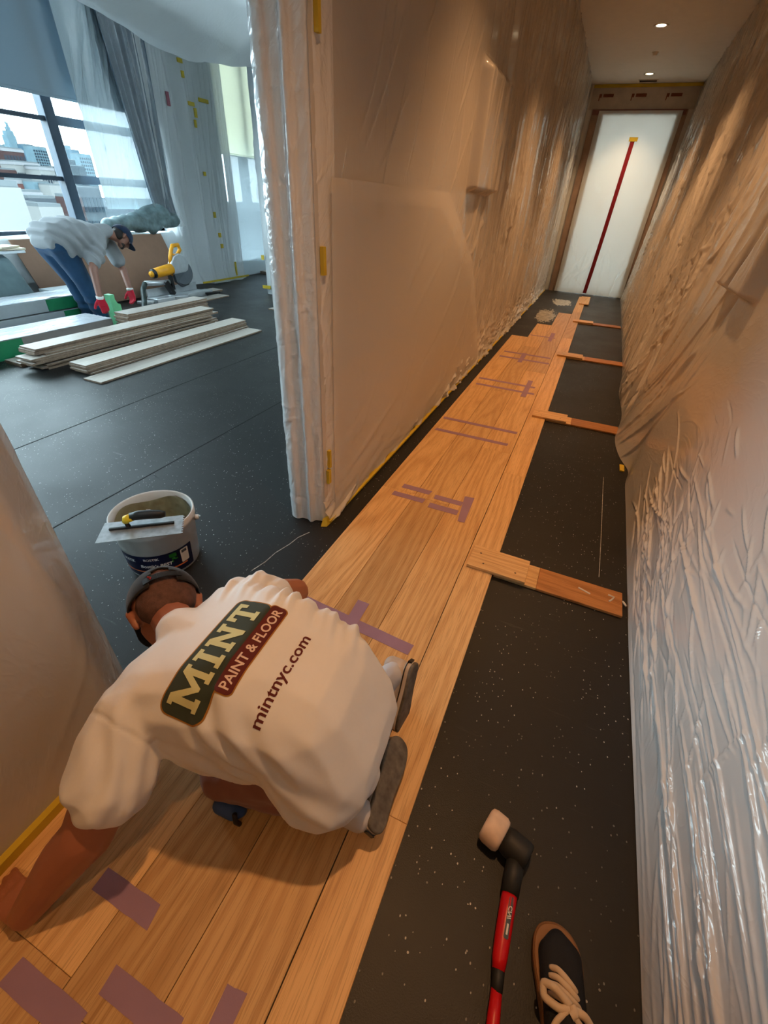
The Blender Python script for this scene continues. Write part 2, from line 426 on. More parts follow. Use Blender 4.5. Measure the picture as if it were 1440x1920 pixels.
# wrapped wall end beside the opening: film around the jamb
def wrap_path(name, path, z0, z1, nz, mat, amp, seed, label, nr=60, spread=.35, closed=False, step=.006):
    P = np.array(path, float); d = np.r_[0, np.cumsum(np.hypot(*np.diff(P, axis=0).T))]
    s = np.arange(0, d[-1], step); px = np.interp(s, d, P[:,0]); py = np.interp(s, d, P[:,1])
    k = np.ones(7)/7
    px2 = np.convolve(np.pad(px, 3, 'edge'), k, 'valid'); py2 = np.convolve(np.pad(py, 3, 'edge'), k, 'valid')
    tx = np.gradient(px2); ty = np.gradient(py2); L = np.hypot(tx, ty); nx, ny = ty/L, -tx/L
    z = np.linspace(z0, z1, nz); S, Zz = np.meshgrid(s, z, indexing='ij')
    hh = .25*amp*smooth_noise(S, Zz, 9, seed) + ridges(S, Zz, nr, seed, 0.0, spread, .25, .008, amp) + ridges(S, Zz, nr, seed+1, 1.2, .5, .12, .007, amp*.8)
    Xx = px2[:,None] + nx[:,None]*hh; Yy = py2[:,None] + ny[:,None]*hh
    o = link(name, grid_mesh(name, Xx, Yy, Zz), mat)
    return tag(o, label, 'plastic sheet')
jm = wrap_path('plastic_wrap', [(-1.235, 2.2), (-1.235, 1.675), (-1.20, 1.655), (-1.17, 1.655), (-1.165, 1.675), (-1.115, 1.675), (-1.11, 1.66), (-1.09, 1.66), (-1.085, 1.69), (-1.035, 1.70), (-1.022, 1.745), (-1.018, 1.85)],
          .008, 2.46, 420, M['film_jamb'], .0022, 31, 'crinkled white plastic wrapped round the wall end beside the opening', 190, .35, step=.0045)
wrap_path('plastic_wrap', [(-1.02, -1.6), (-1.02, .30), (-1.03, .385), (-1.10, .44), (-1.245, .555), (-1.27, .53), (-1.27, 0)], .008, 2.46, 160, M['film_hall'], .004, 41,
          'plastic film over the near left wall end beside the kneeling worker', 30, .5, step=.012)
near = [o for o in COL.objects if o.name.startswith('plastic_wrap')][-1]
MB().box(-1.022, -1.0, -1.6, .30, .016, .05).build('floor_tape', M['ytape'], near)

# right wall film
ys = np.concatenate([np.linspace(-1.2, .0, 50), np.linspace(.01, 3.4, 480), geo(3.408, YEND-.02, 620, 1.0)])
zs = np.concatenate([np.linspace(.006, .9, 240), np.linspace(.906, 2.0, 130), np.linspace(2.02, CEIL-.01, 60)])
Y, Z = np.meshgrid(ys, zs, indexing='ij')
base = .555 + .05*np.clip((Y-2)/8, 0, 1) + (.25 - .05*np.clip((Y-2)/8, 0, 1))*(np.clip(Z, 0, 9)/CEIL)**.75
h = .006*smooth_noise(Y, Z, 2.0, 5)
h += ridges(Y, Z, 58, 51, 1.52, .05, .42, .0050, .009, (-.6, 1.6), (.02, .8), .08)          # long vertical creases near the camera
h += ridges(Y, Z, 50, 58, 1.45, .16, .22, .0045, .005, (-.2, 1.8), (.02, .75), .4)
h += ridges(Y, Z, 70, 52, 1.1, .5, .10, .006, .006, (.6, 2.2), (.15, .9), .5)
h += ridges(Y, Z, 50, 53, 1.4, .13, .30, .006, .007, (1.4, 2.5), (.05, .55), .5)
h += ridges(Y, Z, 34, 54, -.68, .12, .75, .014, .014, (3.1, 5.0), (.1, 1.9), .05)       # slanting pulls from the gathered point
h += ridges(Y, Z, 330, 55, .22, .16, .8, .013, .020, (4.2, 11.6), (.1, 3.3), .1) + ridges(Y, Z, 120, 59, .1, .4, .25, .010, .014, (4.4, 11.6), (.1, 3.0), .3)
h += ridges(Y, Z, 20, 57, -.3, .12, 1.0, .022, .014, (2.6, 5.2), (.9, 2.9), .05)
h *= np.clip(Z/.10, 0, 1)**.8
h += .07*bumpf(Y, 3.75, .42)*np.clip(1-Z/.55, 0, 1)**1.2 + .045*bumpf(Y, 5.0, .5)*bumpf(Z, .12, .3)
h -= .035*bumpf(Y, 3.22, .14)*np.clip(1-Z/.4, 0, 1)
h += .03*bumpf(Y, 1.45, .5)*bumpf(Z, .35, .25)
fr = np.clip((Y-2.52)/.10, 0, 1)*np.clip((3.14-Y)/.05, 0, 1)*np.clip((Z-1.20)/.04, 0, 1)*np.clip((1.9-Z)/.15, 0, 1)
h += .075*fr*fr*(3-2*fr)
X = base - h
sr = tag(link('plastic_sheet', grid_mesh('plastic_sheet', X[::-1], Y[::-1], Z[::-1]), M['film_right']), 'wrinkled clear plastic sheet hanging down the whole right hallway wall', 'plastic sheet')
MB().box(.53, .56, 3.2, 3.30, .002, .010).build('tape', M['ytape'], sr)

# covered pictures on both walls
def framed(name, x0, x1, y0, y1, z0, z1, label):
    s = 1 if x1 > x0 else -1
    r = empty(name, (x0, (y0+y1)/2, z0)); cy = (y0+y1)/2; hh = z1-z0
    a, b = sorted((0, (x1-x0)))
    t = .03
    f = MB().box(a, b, y0-cy, y1-cy, 0, t).box(a, b, y0-cy, y1-cy, hh-t, hh).box(a, b, y0-cy, y0-cy+t, t, hh-t).box(a, b, y1-cy-t, y1-cy, t, hh-t)
    f.build('picture_frame', M['frame'], r)
    m = (x1-x0)*.9
    a, b = sorted((0, m)); MB().box(a, b, y0-cy+t, y1-cy-t, t, hh-t).build('picture', M['mount'], r)
    return tag(r, label, 'picture')
M['frame'] = simple('dark_picture_frame', (.035, .028, .022), .5)
M['mount'] = simple('picture_mount', (.62, .55, .46), .6)
framed('framed_picture', -1.044, -.965, 3.85, 4.48, 1.62, 2.22, 'framed picture showing through the plastic on the left hallway wall')
framed('framed_picture', .86, .64, 2.62, 3.08, 1.25, 1.78, 'framed picture bulging behind the plastic on the right hallway wall')
framed('wall_panel', -1.044, -1.032, 8.9, 9.12, 1.0, 2.5, 'narrow dark upright panel behind plastic near the far door')

# ------------------------------------------------------------------ zip door at the end
ux = np.linspace(-.80, .62, 120); vz = np.linspace(.01, 3.08, 180); U, V = np.meshgrid(ux, vz, indexing='ij')
Yd = YEND - .052 - .012*smooth_noise(U, V, 4, 6) - ridges(U, V, 16, 61, .1, .5, .5, .02, .012, None, (0, 1.0)) - .05*np.clip(1-V/.5, 0, 1)**2
zd = empty('zip_door', (-.09, YEND - .03, 0)); tag(zd, 'milky plastic dust door with a red zip closing the far end of the hallway', 'dust door')
def world_child(o, parent):
    o.parent = parent; o.matrix_parent_inverse = Matrix.Translation(parent.location).inverted() if parent.rotation_euler.z == 0 else parent.matrix_world.inverted(); return o
world_child(link('door_sheet', grid_mesh('door_sheet', U, Yd, V), M['film_door']), zd)
M['btape'] = simple('brown_film_edge', srgb(158, 128, 108), .5, var=.15)
zp = MB()
zpath = [(-.07, YEND-.075, 2.66), (-.085, YEND-.075, 2.0), (-.105, YEND-.08, 1.2), (-.13, YEND-.085, .5), (-.15, YEND-.11, .03)]
for a, b in zip(zpath[:-1], zpath[1:]): zp.bar(a, b, .075, .012, (0, 1, 0))
world_child(zp.build('zip', M['zip']), zd)
world_child(MB().box(-.14, .01, YEND-.09, YEND-.07, 2.64, 2.70).build('zip_end_tape', M['ytape']), zd)
for nm, bx in (('edge_tape', (-.93, -.70, .0, 3.10)), ('edge_tape', (.53, .70, .0, 3.10))):
    world_child(MB().box(bx[0], bx[1], YEND-.024, YEND-.012, bx[2], bx[3]).build(nm, M['btape']), zd)
world_child(MB().box(-.92, .68, YEND-.03, YEND-.024, 3.02, 3.10).build('edge_tape', M['rtape']), zd)
# header paper with printed marks and tape line above the door
hp = tag(MB().box(-1.0, .78, YEND-.012, YEND-.002, 3.10, CEIL-.005).build('header_paper', simple('header_paper', (.52, .44, .36), .6)), 'strip of printed masking paper above the far zip door', 'masking paper')
M['print'] = simple('brown_print', srgb(120, 62, 34), .6)
for cx in (-.78, -.22, .36):
    mk = MB().box(cx-.02, cx+.16, YEND-.016, YEND-.012, 3.27, 3.315).box(cx-.09, cx-.045, YEND-.016, YEND-.012, 3.265, 3.315).box(cx-.09, cx-.075, YEND-.016, YEND-.012, 3.22, 3.265)
    mk.build('printed_mark', M['print'], hp)
MB().box(-1.0, .80, YEND-.02, YEND-.004, CEIL-.05, CEIL-.005).build('tape', M['ytape'], hp)

# ------------------------------------------------------------------ ceiling fittings
def emit(name, col, s):
    t = NT(name); e = t.n('ShaderNodeEmission'); t.put(e.inputs[0], (*col, 1)); e.inputs[1].default_value = s; return t.done(e.outputs[0])
M['lens'] = emit('lamp_lens', (1.0, .80, .50), 6.0)
M['white_metal'] = simple('white_metal', (.70, .66, .60), .4)
for i, (ly, lab) in enumerate([(11.15, 'small round recessed ceiling light nearest the far zip door'), (8.66, 'small round recessed ceiling light farther up the hallway from the door'),
                               (6.1, 'small round recessed ceiling light above the third spacer jig'), (3.55, 'small round recessed ceiling light above the second spacer jig'), (1.0, 'small round recessed ceiling light over the kneeling worker'), (-1.5, 'small round recessed ceiling light behind the viewer')]):
    r = empty('recessed_light', (-.11, ly, CEIL))
    tag(r, lab or 'small round recessed ceiling light out of view over the hallway', 'ceiling light', 'recessed hallway lights')
    MB().lathe([(.060, -.001), (.085, -.006), (.088, 0.0), (.060, .0)], 32).build('trim_ring', M['white_metal'], r, smooth=True)
    MB().lathe([(.0, -.0015), (.058, -.0015), (.058, -.0005), (0, -.0005)], 28).build('lens', M['lens'], r)
    l = bpy.data.lights.new('downlight', 'SPOT'); l.spot_size = math.radians(92); l.spot_blend = 1.0; l.shadow_soft_size = .05
    l.energy = LAMP_WATTS; l.color = WARM
    if i == 0: l.color = (1.0, .68, .38)
    if ly < 2: l.energy = LAMP_WATTS*(.72 if ly > 0 else .40)
    lo = bpy.data.objects.new('downlight', l); COL.objects.link(lo); lo.location = (0, 0, -.03); lo.parent = r
tag(MB().lathe([(.0, -.035), (.028, -.034), (.032, -.012), (.045, -.004), (.045, 0)], 24).build('sprinkler_cover', M['white_metal'], smooth=True, loc=(-.10, 9.85, CEIL)), 'small round sprinkler cover between the two hallway lights', 'sprinkler')
vt = empty('ceiling_vent', (-.10, 11.62, CEIL)); tag(vt, 'small rectangular air grille in the ceiling above the door', 'air vent')
MB().box(-.16, .16, -.09, -.07, -.012, 0).box(-.16, .16, .07, .09, -.012, 0).box(-.16, -.14, -.07, .07, -.012, 0).box(.14, .16, -.07, .07, -.012, 0).build('vent_frame', M['white_metal'], vt)
for k in range(6): MB().hexa([(-.14,-.066+k*.023,-.010),(.14,-.066+k*.023,-.010),(.14,-.058+k*.023,-.010),(-.14,-.058+k*.023,-.010),(-.14,-.060+k*.023,-.002),(.14,-.060+k*.023,-.002),(.14,-.052+k*.023,-.002),(-.14,-.052+k*.023,-.002)]).build('slat', M['frame'], vt)
# added unseen area light, stands in for daylight behind the zip door
l = bpy.data.lights.new('room_beyond_light', 'AREA'); l.size = 1.2; l.energy = 42; l.color = (1.0, .93, .78)
lo = bpy.data.objects.new('room_beyond_light', l); COL.objects.link(lo); lo.location = (0, 14.0, CEIL - .03)

# ================================================================== LAID PLANKS
TH = .015
pf = empty('plank_floor', (-.5, 4, 0)); tag(pf, 'strip of freshly laid oiled oak planks running down the hallway', 'wood floor')
def plank_mesh(wd, ln, th=TH, bev=.0012):
    b = MB().box(-wd/2, wd/2, -ln/2, ln/2, 0, th); me = b.mesh('plank')
    bm = bmesh.new(); bm.from_mesh(me); es = [e for e in bm.edges if all(v.co.z > th*.5 for v in e.verts)]
    bmesh.ops.bevel(bm, geom=es, offset=bev, segments=1, affect='EDGES'); bm.to_mesh(me); bm.free(); return me
GAP = .0008
cols = [(-.072, -.222, [-1.6, .52, 2.75, 4.95, 7.1, 9.3, 11.25]), (-.2235, -.4455, [-1.3, .85, 3.05, 5.2, 7.2, 9.05]),
        (-.4455, -.6675, [-2.1, -.12, 2.18, 4.35, 6.30, 7.85]), (-.6675, -.8895, [-1.9, -.085, 2.2, 4.55, 6.82]), (-.8895, -1.012, [-2.0, -.3, .36])]
for (xa, xb, js) in cols:
    for a, b in zip(js[:-1], js[1:]):
        me = plank_mesh(abs(xb-xa)-GAP*2, b-a-GAP)
        o = link('plank', me, M['oak']); o.parent = pf; o.matrix_parent_inverse = Matrix.Translation(pf.location).inverted()
        o.location = ((xa+xb)/2, (a+b)/2, 0)
ZT = TH + .0006
# lilac tape strips on the planks
tapes = []
def tape(pts, label, z=ZT):
    cx = sum(p[0] for p in pts)/4; cy = sum(p[1] for p in pts)/4
    n = 8
    a, b, c, d = [Vector((p[0]-cx, p[1]-cy)) for p in pts]     # a-b long side, d-c long side
    vs = []; r = random.Random(len(tapes)+3)
    for k in range(n+1):
        t = k/n; j = r.uniform(-.001, .001)
        e0 = r.uniform(-.004, .004) if k in (0, n) else 0
        p = a.lerp(b, t); q = d.lerp(c, t); dr = (b-a).normalized()*e0
        vs += [(p.x+dr.x, p.y+j, 0), (q.x-dr.x, q.y+j, 0), (p.x+dr.x, p.y+j, .0006), (q.x-dr.x, q.y+j, .0006)]
    mb = MB(); fs = []
    for k in range(n):
        o = 4*k; fs += [(o+2, o+3, o+7, o+6), (o, o+4, o+5, o+1), (o, o+2, o+6, o+4), (o+1, o+5, o+7, o+3)]
    fs += [(0, 1, 3, 2), (4*n, 4*n+2, 4*n+3, 4*n+1)]
    mb.add(vs, fs); o = mb.build('masking_tape', M['ptape'], loc=(cx, cy, z)); tapes.append(o)
    return tag(o, label, 'tape', 'lilac tape strips on the planks')
def rect(x0, x1, y0, y1, sk=0.0): return [(x0, y0), (x1, y0+sk), (x1, y1+sk), (x0, y1)]
tape(rect(-.765, -.578, .044, .094), 'short lilac tape patch on the planks half in the shadow of the kneeling worker\'s arm')
tape(rect(-.802, -.585, -.158, -.106), 'lilac tape strip in the bottom left corner, leftmost on the planks')
tape(rect(-.59, -.385, -.078, -.028), 'lilac tape strip at the bottom edge between the corner strip and the dark seam')
tape([(-.335, -.03), (-.283, -.03), (-.287, .058), (-.334, .052)], 'small lilac tape end at the bottom edge next to the dark seam')
tape(rect(-.875, -.28, 1.113, 1.168, -.045), 'long lilac tape strip running out from beside the kneeling worker\'s shoulder to his shoe')
tape([(-.59, 1.05), (-.535, 1.05), (-.538, 1.245), (-.591, 1.247)], 'lilac tape piece crossing the long strip behind the kneeling worker at right angles', ZT + .0008)
tape(rect(-.775, -.587, 2.232, 2.280), 'upper left lilac dash of the double row before the near wall end')
tape(rect(-.80, -.594, 2.125, 2.172), 'lower left lilac dash of the double row before the near wall end')
tape(rect(-.552, -.374, 2.205, 2.253), 'upper right lilac dash joined to the short cross tape')
tape(rect(-.555, -.374, 2.100, 2.152), 'lower right lilac dash joined to the short cross tape')
tape([(-.354, 2.045), (-.312, 2.048), (-.322, 2.330), (-.381, 2.320)], 'wide lilac cross tape ending the double row nearest the wall corner', ZT + .0008)
tape(rect(-.87, -.245, 3.42, 3.465), 'far strip of the two long parallel lilac tapes with no crossing piece')
tape(rect(-.86, -.275, 3.165, 3.21), 'near strip of the two long parallel lilac tapes with no crossing piece')
tape(rect(-.852, -.268, 4.63, 4.68), 'far strip of the lilac pair crossed by a wide piece at its right end')
tape(rect(-.836, -.25, 4.43, 4.48), 'near strip of the lilac pair crossed by a wide piece at its right end')
tape([(-.364, 4.315), (-.313, 4.32), (-.314, 4.86), (-.363, 4.86)], 'wide lilac piece crossing the right end of a tape pair', ZT + .0008)
tape(rect(-.82, -.246, 5.84, 5.90), 'faint far strip of the lilac pair crossed at its middle')
tape(rect(-.828, -.237, 5.59, 5.65), 'faint near strip of the lilac pair crossed at its middle')
tape([(-.59, 5.48), (-.535, 5.48), (-.54, 5.92), (-.59, 5.92)], 'lilac piece crossing the middle of the faint tape pair', ZT + .0008)
tape(rect(-.65, -.30, 6.96, 7.0), 'thin lilac strip farthest down the planks towards the zip door')
tape([(-.385, 6.75), (-.33, 6.75), (-.33, 7.30), (-.385, 7.30)], 'lilac piece crossing the strip farthest down the planks', ZT + .0008)

# wooden spacer jigs between planks and right wall
ords = ['nearest', 'second nearest', 'third', 'farthest']
jigs = [(1.69, 1.855, .528, -.205, .085, .015), (3.86, 4.02, .52, -.188, .10, .0), (6.05, 6.22, .582, -.19, .115, -.02), (8.36, 8.53, .582, -.16, .155, -.03)]
lab = ['nearest wooden spacer jig holding the planks off the right wall', 'second wooden spacer jig along the hallway, ending at the gathered plastic', 'third wooden spacer jig along the hallway', 'farthest crosswise wooden spacer jig before the zip door']
for (y0, y1, x1, bx0, bx1, sk), lb in zip(jigs, lab):
    r = empty('spacer_jig', ((x1-.07)/2, (y0+y1)/2, 0), -sk*.6); tag(r, lb, 'spacer', 'wooden spacer jigs')
    cx = (x1-.07)/2; wd = y1-y0
    # boards run along local X: build along Y then rotate
    def board(name, xa, xb, z0, z1, mat, w):
        b = MB().box(-w/2, w/2, -(xb-xa)/2, (xb-xa)/2, 0, z1-z0)
        o = b.build(name, mat, r, bevel=.0015, seg=1); o.location = ((xa+xb)/2-cx, 0, z0); o.rotation_euler = (0, 0, math.pi/2); return o
    board('end_board', -.066, .14, .001, TH+.001, M['oak'], wd*.98)
    board('long_board', .1405, x1, .001, TH+.001, M['oak_red'], wd*.98)
    bl = board('top_block', bx0, bx1, TH+.0022, TH*2+.004, M['oak'], wd*1.04)
    for (sx, sy) in ((-.10, .03), (-.07, -.045), (.09, -.04)):
        s = MB().lathe([(0, .0006), (.0045, .0004), (.005, 0)], 12).build('screw', M['frame'], r); s.location = ((bx0+bx1)/2-cx+sx, sy, TH*2+.004)
    if y0 < 2:
        for pts in ([(.10,.02),(.155,.0)], [(.235,.035),(.262,.03),(.25,.005),(.24,-.01)], [(.30,.02),(.315,-.005)]):
            mb = MB(); mb.tube([(q[0], q[1], TH+.0015) for q in pts], .0045, 6); s = mb.build('glue_drip', M['mount'], r)
tag(MB().box(-.09, .09, -.5, .5, 0, .016).build('scrap_board', M['oak'], bevel=.0015, seg=1, loc=(-.085, 10.72, TH+.002)), 'short oak board lying on the planks at the foot of the red zip', 'board')
# dried adhesive on the underlay
def smear(name, cx, cy, sx, sy, seed, label):
    nu, nv = 60, 60; u, v = np.meshgrid(np.linspace(-1, 1, nu), np.linspace(-1, 1, nv), indexing='ij')
    rr = np.hypot(u, v); k = 1 + .3*smooth_noise(u, v, 6, seed)
    z = np.clip((1-rr*k), 0, 1)*.004 + .0018*smooth_noise(u, v*2.5, 22, seed+1, 9)*(rr*k < 1) - .0012
    return tag(link(name, grid_mesh(name, cx+u*sx, cy+v*sy, z), M['adhesive']), label, 'adhesive')
M['adhesive'] = simple('grey_adhesive', srgb(176, 172, 158), .35, var=.6, vscale=14)
smear('adhesive_smear', -.62, 8.7, .22, .85, 3, 'grey glue smear on the underlay beside the plank ends')
smear('adhesive_smear', -.50, 10.3, .26, .55, 5, 'grey glue smear on the underlay farthest down, near the door')
# chalky seams between underlay sheets
def seam(pts, w, mat, label):
    mb = MB()
    for a, b in zip(pts[:-1], pts[1:]): mb.bar((*a, .0006), (*b, .0006), w, .0012)
    return tag(mb.build('underlay_seam', mat), label, 'seam')
M['seam_dark'] = simple('seam_dark', (.004, .004, .004), .8)
M['chalk'] = simple('chalk_dust', (.42, .42, .41), .8, var=.5, vscale=60)
seam([(-3.30, .9), (-3.30, 2.55), (-3.29, 4.2), (-3.28, 5.9)], .008, M['seam_dark'], 'dark joint between underlay sheets in the daylit room nearest the planks stacks')
seam([(-2.28, .7), (-2.27, 1.7), (-2.26, 3.4)], .007, M['seam_dark'], 'dark joint between underlay sheets crossing the daylit room behind the bucket')
seam([(.425, 1.94), (.427, 2.4), (.425, 2.9), (.426, 3.05)], .003, M['chalk'], 'thin pale chalky line on the underlay beside the right wall')
seam([(-1.06, 1.585), (-1.09, 1.52), (-1.10, 1.45), (-1.125, 1.36), (-1.13, 1.28), (-1.15, 1.2)], .004, M['chalk'], 'chalky white crack line on the underlay at the foot of the wrapped wall end')

# ================================================================== DAYLIT ROOM
def wavy_sheet(name, mat, Xf, ys, zs, label, cat='plastic sheet'):
    Y, Z = np.meshgrid(ys, zs, indexing='ij'); X, Y, Z = Xf(Y, Z)
    return tag(link(name, grid_mesh(name, X, Y, Z), mat), label, cat)
# roller blinds
t = NT('grey_blue_blind'); d1 = t.pbr(srgb(160, 172, 180), .8); tr = t.n('ShaderNodeBsdfTranslucent'); tr.inputs[0].default_value = (*srgb(138, 162, 176), 1)
M['blind'] = t.done(t.mixs(.20, d1, tr.outputs[0]))
def blind(y0, y1, zb, mat, label):
    r = empty('roller_blind', (-7.28, (y0+y1)/2, zb)); cy = (y0+y1)/2
    MB().box(-.003, .003, y0-cy, y1-cy, .02, 4.0-zb-.08).build('blind_fabric', mat, r)
    MB().box(-.008, .008, y0-cy, y1-cy, -.012, .022).build('hem_bar', mat, r, bevel=.004)
    MB().tube([(0, y0-cy, 4.0-zb-.06), (0, y1-cy, 4.0-zb-.06)], .05, 16).build('roller', mat, r)
    return tag(r, label, 'window blind')
blind(-.9, 6.95, 2.40, M['blind'], 'wide grey blue roller blind half lowered over the big window')
t = NT('pale_yellow_blind'); d1 = t.pbr((.78, .78, .66), .8); tr = t.n('ShaderNodeBsdfTranslucent'); tr.inputs[0].default_value = (.74, .73, .62, 1)
M['blind_y'] = t.done(t.mixs(.38, d1, tr.outputs[0]))
blind(8.5, 10.55, 2.08, M['blind_y'], 'pale yellow blind over the far window bay')
# drape bundle in film, gathered at the window edge
def curtain_fn(Y, Z):
    s = (Y - Y.min())/(Y.max()-Y.min())
    top = np.clip((Z-1.05)/2.9, 0, 1)
    yl = 6.55 - .42*top; yr = 6.92 + .14*top
    yy = yl + (yr-yl)*s
    xx = -7.02 + .035*np.sin(s*34+Z*.6) + .02*np.sin(s*71+Z) - .05*np.sin(s*3.1)
    low = np.clip((1.5-Z)/.5, 0, 1); xx = xx + .10*low*low
    return xx, yy, Z
M['drape'] = simple('slate_blue_drape', srgb(88, 108, 124), .8, var=.18, vscale=5)
wavy_sheet('curtain', M['drape'], curtain_fn, np.linspace(0, 1, 120), np.linspace(1.0, 3.98, 90), 'slate blue window curtain gathered beside the pier', 'curtain')
def film_fn(Y, Z):
    xx = -7.14 + .02*np.sin(Y*9+Z*.8) + ridges(Y, Z, 60, 71, .15, .12, .6, .015, .02)
    return xx, Y + .10*(2.4-Z)*(Y-5.2)*.3, Z
wavy_sheet('plastic_sheet', M['film_clear'], film_fn, np.linspace(5.72, 6.75, 150), np.linspace(1.18, 3.98, 160), 'see-through plastic hanging over the right part of the big window')
def film2_fn(Y, Z):
    top = np.clip((Z-.9)/3, 0, 1); s = (Y-6.2)/.9
    yy = 6.45 - .35*top + s*(.52+.25*top)
    return -6.93 + .03*np.sin(s*21+Z) + ridges(Y, Z, 70, 72, .1, .1, .7, .015, .02) + .12*np.clip((1.5-Z)/.6, 0, 1)**2, yy, Z
M['film_vclear'] = film('poly_film_very_clear', (.80, .86, .90), .2, .72, .2, 5, .35, (1, 1, .25), .5, 1.0, .15)
wavy_sheet('plastic_sheet', M['film_vclear'], film2_fn, np.linspace(6.2, 7.1, 150), np.linspace(.95, 3.98, 160), 'see-through plastic wrapped over the slate blue curtain')

# pier film
def pier_fn(Y, Z):
    step = np.clip((Y-7.36)/.08, 0, 1)
    xx = -7.03 + .19*step - .05*np.clip((Y-8.2)/.25, 0, 1) + .010*smooth_noise(Y, Z, 5, 8) + ridges(Y, Z, 60, 73, .02, .05, 1.1, .02, .018)
    xx = xx + .06*np.clip(1-Z/.3, 0, 1)**2*(1+.4*np.sin(Y*14))
    return xx, Y, Z
pr = wavy_sheet('plastic_sheet', M['film_room'], pier_fn, np.concatenate([np.linspace(6.80, 8.40, 180), np.linspace(8.41, 8.46, 6)]), np.linspace(.01, 3.98, 170), 'milky plastic sheet taped over the pier between the two windows')
for (y, z, a, b) in [(7.55, 2.62, .13, .05), (7.85, 2.70, .22, .05), (7.62, 2.52, .05, .12), (7.58, 2.38, .04, .10), (7.62, 1.72, .05, .06), (7.72, 1.12, .05, .09), (7.78, .80, .06, .07), (7.80, .62, .06, .07), (8.12, .20, .035, .26), (7.44, 3.10, .10, .05), (7.46, 2.95, .05, .08)]:
    MB().box(-6.82, -6.80, y-a/2, y+a/2, z-b/2, z+b/2).build('tape', M['ytape'], pr)
MB().box(-6.78, -6.765, 7.1, 8.45, .045, .075).build('floor_tape', M['ytape'], pr)
MB().box(-6.985, -6.97, 7.2, 7.26, 2.55, 2.72).build('alarm_mark', simple('dull_red', srgb(150, 88, 100), .6), pr)
# far bay film + wrapped partition end
wavy_sheet('plastic_sheet', M['film_clear'], lambda Y, Z: (-7.06 + .012*smooth_noise(Y, Z, 4, 4) + ridges(Y, Z, 30, 74, 1.2, .6, .4, .02, .015), Y, Z), np.linspace(8.46, 11.9, 120), np.linspace(.01, 2.06, 80), 'bright back-lit plastic sheet over the far window bay below the yellow blind')
wrap_path('plastic_wrap', [(-5.44, 9.0), (-5.44, 7.30), (-5.40, 7.20), (-4.6, 7.20), (-4.55, 7.3), (-4.55, 9.0)], .01, 3.98, 110, M['film_room'], .012, 81, 'plastic wrapped partition end just left of the wrapped wall end', 50, .2, step=.02)
pw = [o for o in COL.objects if o.name.startswith('plastic_wrap')][-1]
MB().box(-5.46, -5.30, 7.165, 7.185, .10, .15).build('tape', M['ytape'], pw); MB().box(-5.43, -5.38, 7.165, 7.185, .55, .62).build('tape', M['ytape'], pw)
struct('wall_partition', MB().box(-5.40, -4.60, 7.26, 9.0, 0, 3.98), M['wall_room'])

# plastic bag hanging from the ceiling over a lamp
def hull_into(bm, spheres, sub=2):
    tb = bmesh.new()
    for (x, y, z, r) in spheres:
        bmesh.ops.create_icosphere(tb, subdivisions=sub, radius=r, matrix=Matrix.Translation((x, y, z)))
    res = bmesh.ops.convex_hull(tb, input=tb.verts)
    dead = list({e for e in res['geom_interior'] + res['geom_unused'] if isinstance(e, bmesh.types.BMVert)})
    bmesh.ops.delete(tb, geom=dead, context='VERTS')
    # keep only hull faces
    me = bpy.data.meshes.new('t'); tb.to_mesh(me); tb.free(); bm.from_mesh(me); bpy.data.meshes.remove(me)
def blob(name, groups, voxel, smooth, mat, parent=None, disp=None, sub=2, fac=.5):
    bm = bmesh.new()
    for g in groups: hull_into(bm, g, sub)
    me = bpy.data.meshes.new(name); bm.to_mesh(me); bm.free()
    o = bpy.data.objects.new(name, me); COL.objects.link(o)
    m = o.modifiers.new('r', 'REMESH'); m.mode = 'VOXEL'; m.voxel_size = voxel; m.adaptivity = 0
    if smooth:
        m = o.modifiers.new('s', 'SMOOTH'); m.factor = fac; m.iterations = smooth
    dg = bpy.context.evaluated_depsgraph_get(); dg.update()
    me2 = bpy.data.meshes.new_from_object(o.evaluated_get(dg)); o.modifiers.clear(); o.data = me2; bpy.data.meshes.remove(me)
    me2.name = name; me2.materials.clear(); me2.materials.append(mat)
    if disp:
        n = len(me2.vertices); co = np.empty(n*3, np.float32); me2.vertices.foreach_get('co', co); co = co.reshape(-1, 3)
        nr = np.empty(n*3, np.float32); me2.vertices.foreach_get('normal', nr); nr = nr.reshape(-1, 3)
        d = disp(co.astype(np.float64), nr.astype(np.float64)); co = co + nr*d[:, None]
        me2.vertices.foreach_set('co', co.astype(np.float32).ravel()); me2.update()
    me2.polygons.foreach_set('use_smooth', [True]*len(me2.polygons))
    if parent: o.parent = parent
    return o
def chain(pts):
    return [[pts[i], pts[i+1]] for i in range(len(pts)-1)]
def nz3(co, s, seed=0):
    r = np.random.RandomState(seed); h = np.zeros(len(co))
    for i in range(6):
        k = r.normal(size=3); k = k/np.linalg.norm(k)*s*r.uniform(.6, 1.5); h += np.sin(co @ k + r.uniform(0, 6.28))
    return h/6
bag = blob('hanging_plastic_bag', [[(-3.9, 3.55, 3.3, .75), (-3.9, 5.3, 3.35, .8), (-3.9, 4.4, 3.15, .72)], [(-3.75, 5.1, 2.98, .46), (-3.8, 4.6, 3.3, .6)], [(-3.9, 3.8, 3.9, .95), (-3.9, 5.4, 3.9, .9)]], .05, 6, M['film_room'], None, lambda c, n: .02*nz3(c, 9, 1) + .012*nz3(c*[1, 1, .3], 30, 2))
tag(bag, 'big sagging plastic bag wrapped round a fitting under the room ceiling', 'plastic bag')

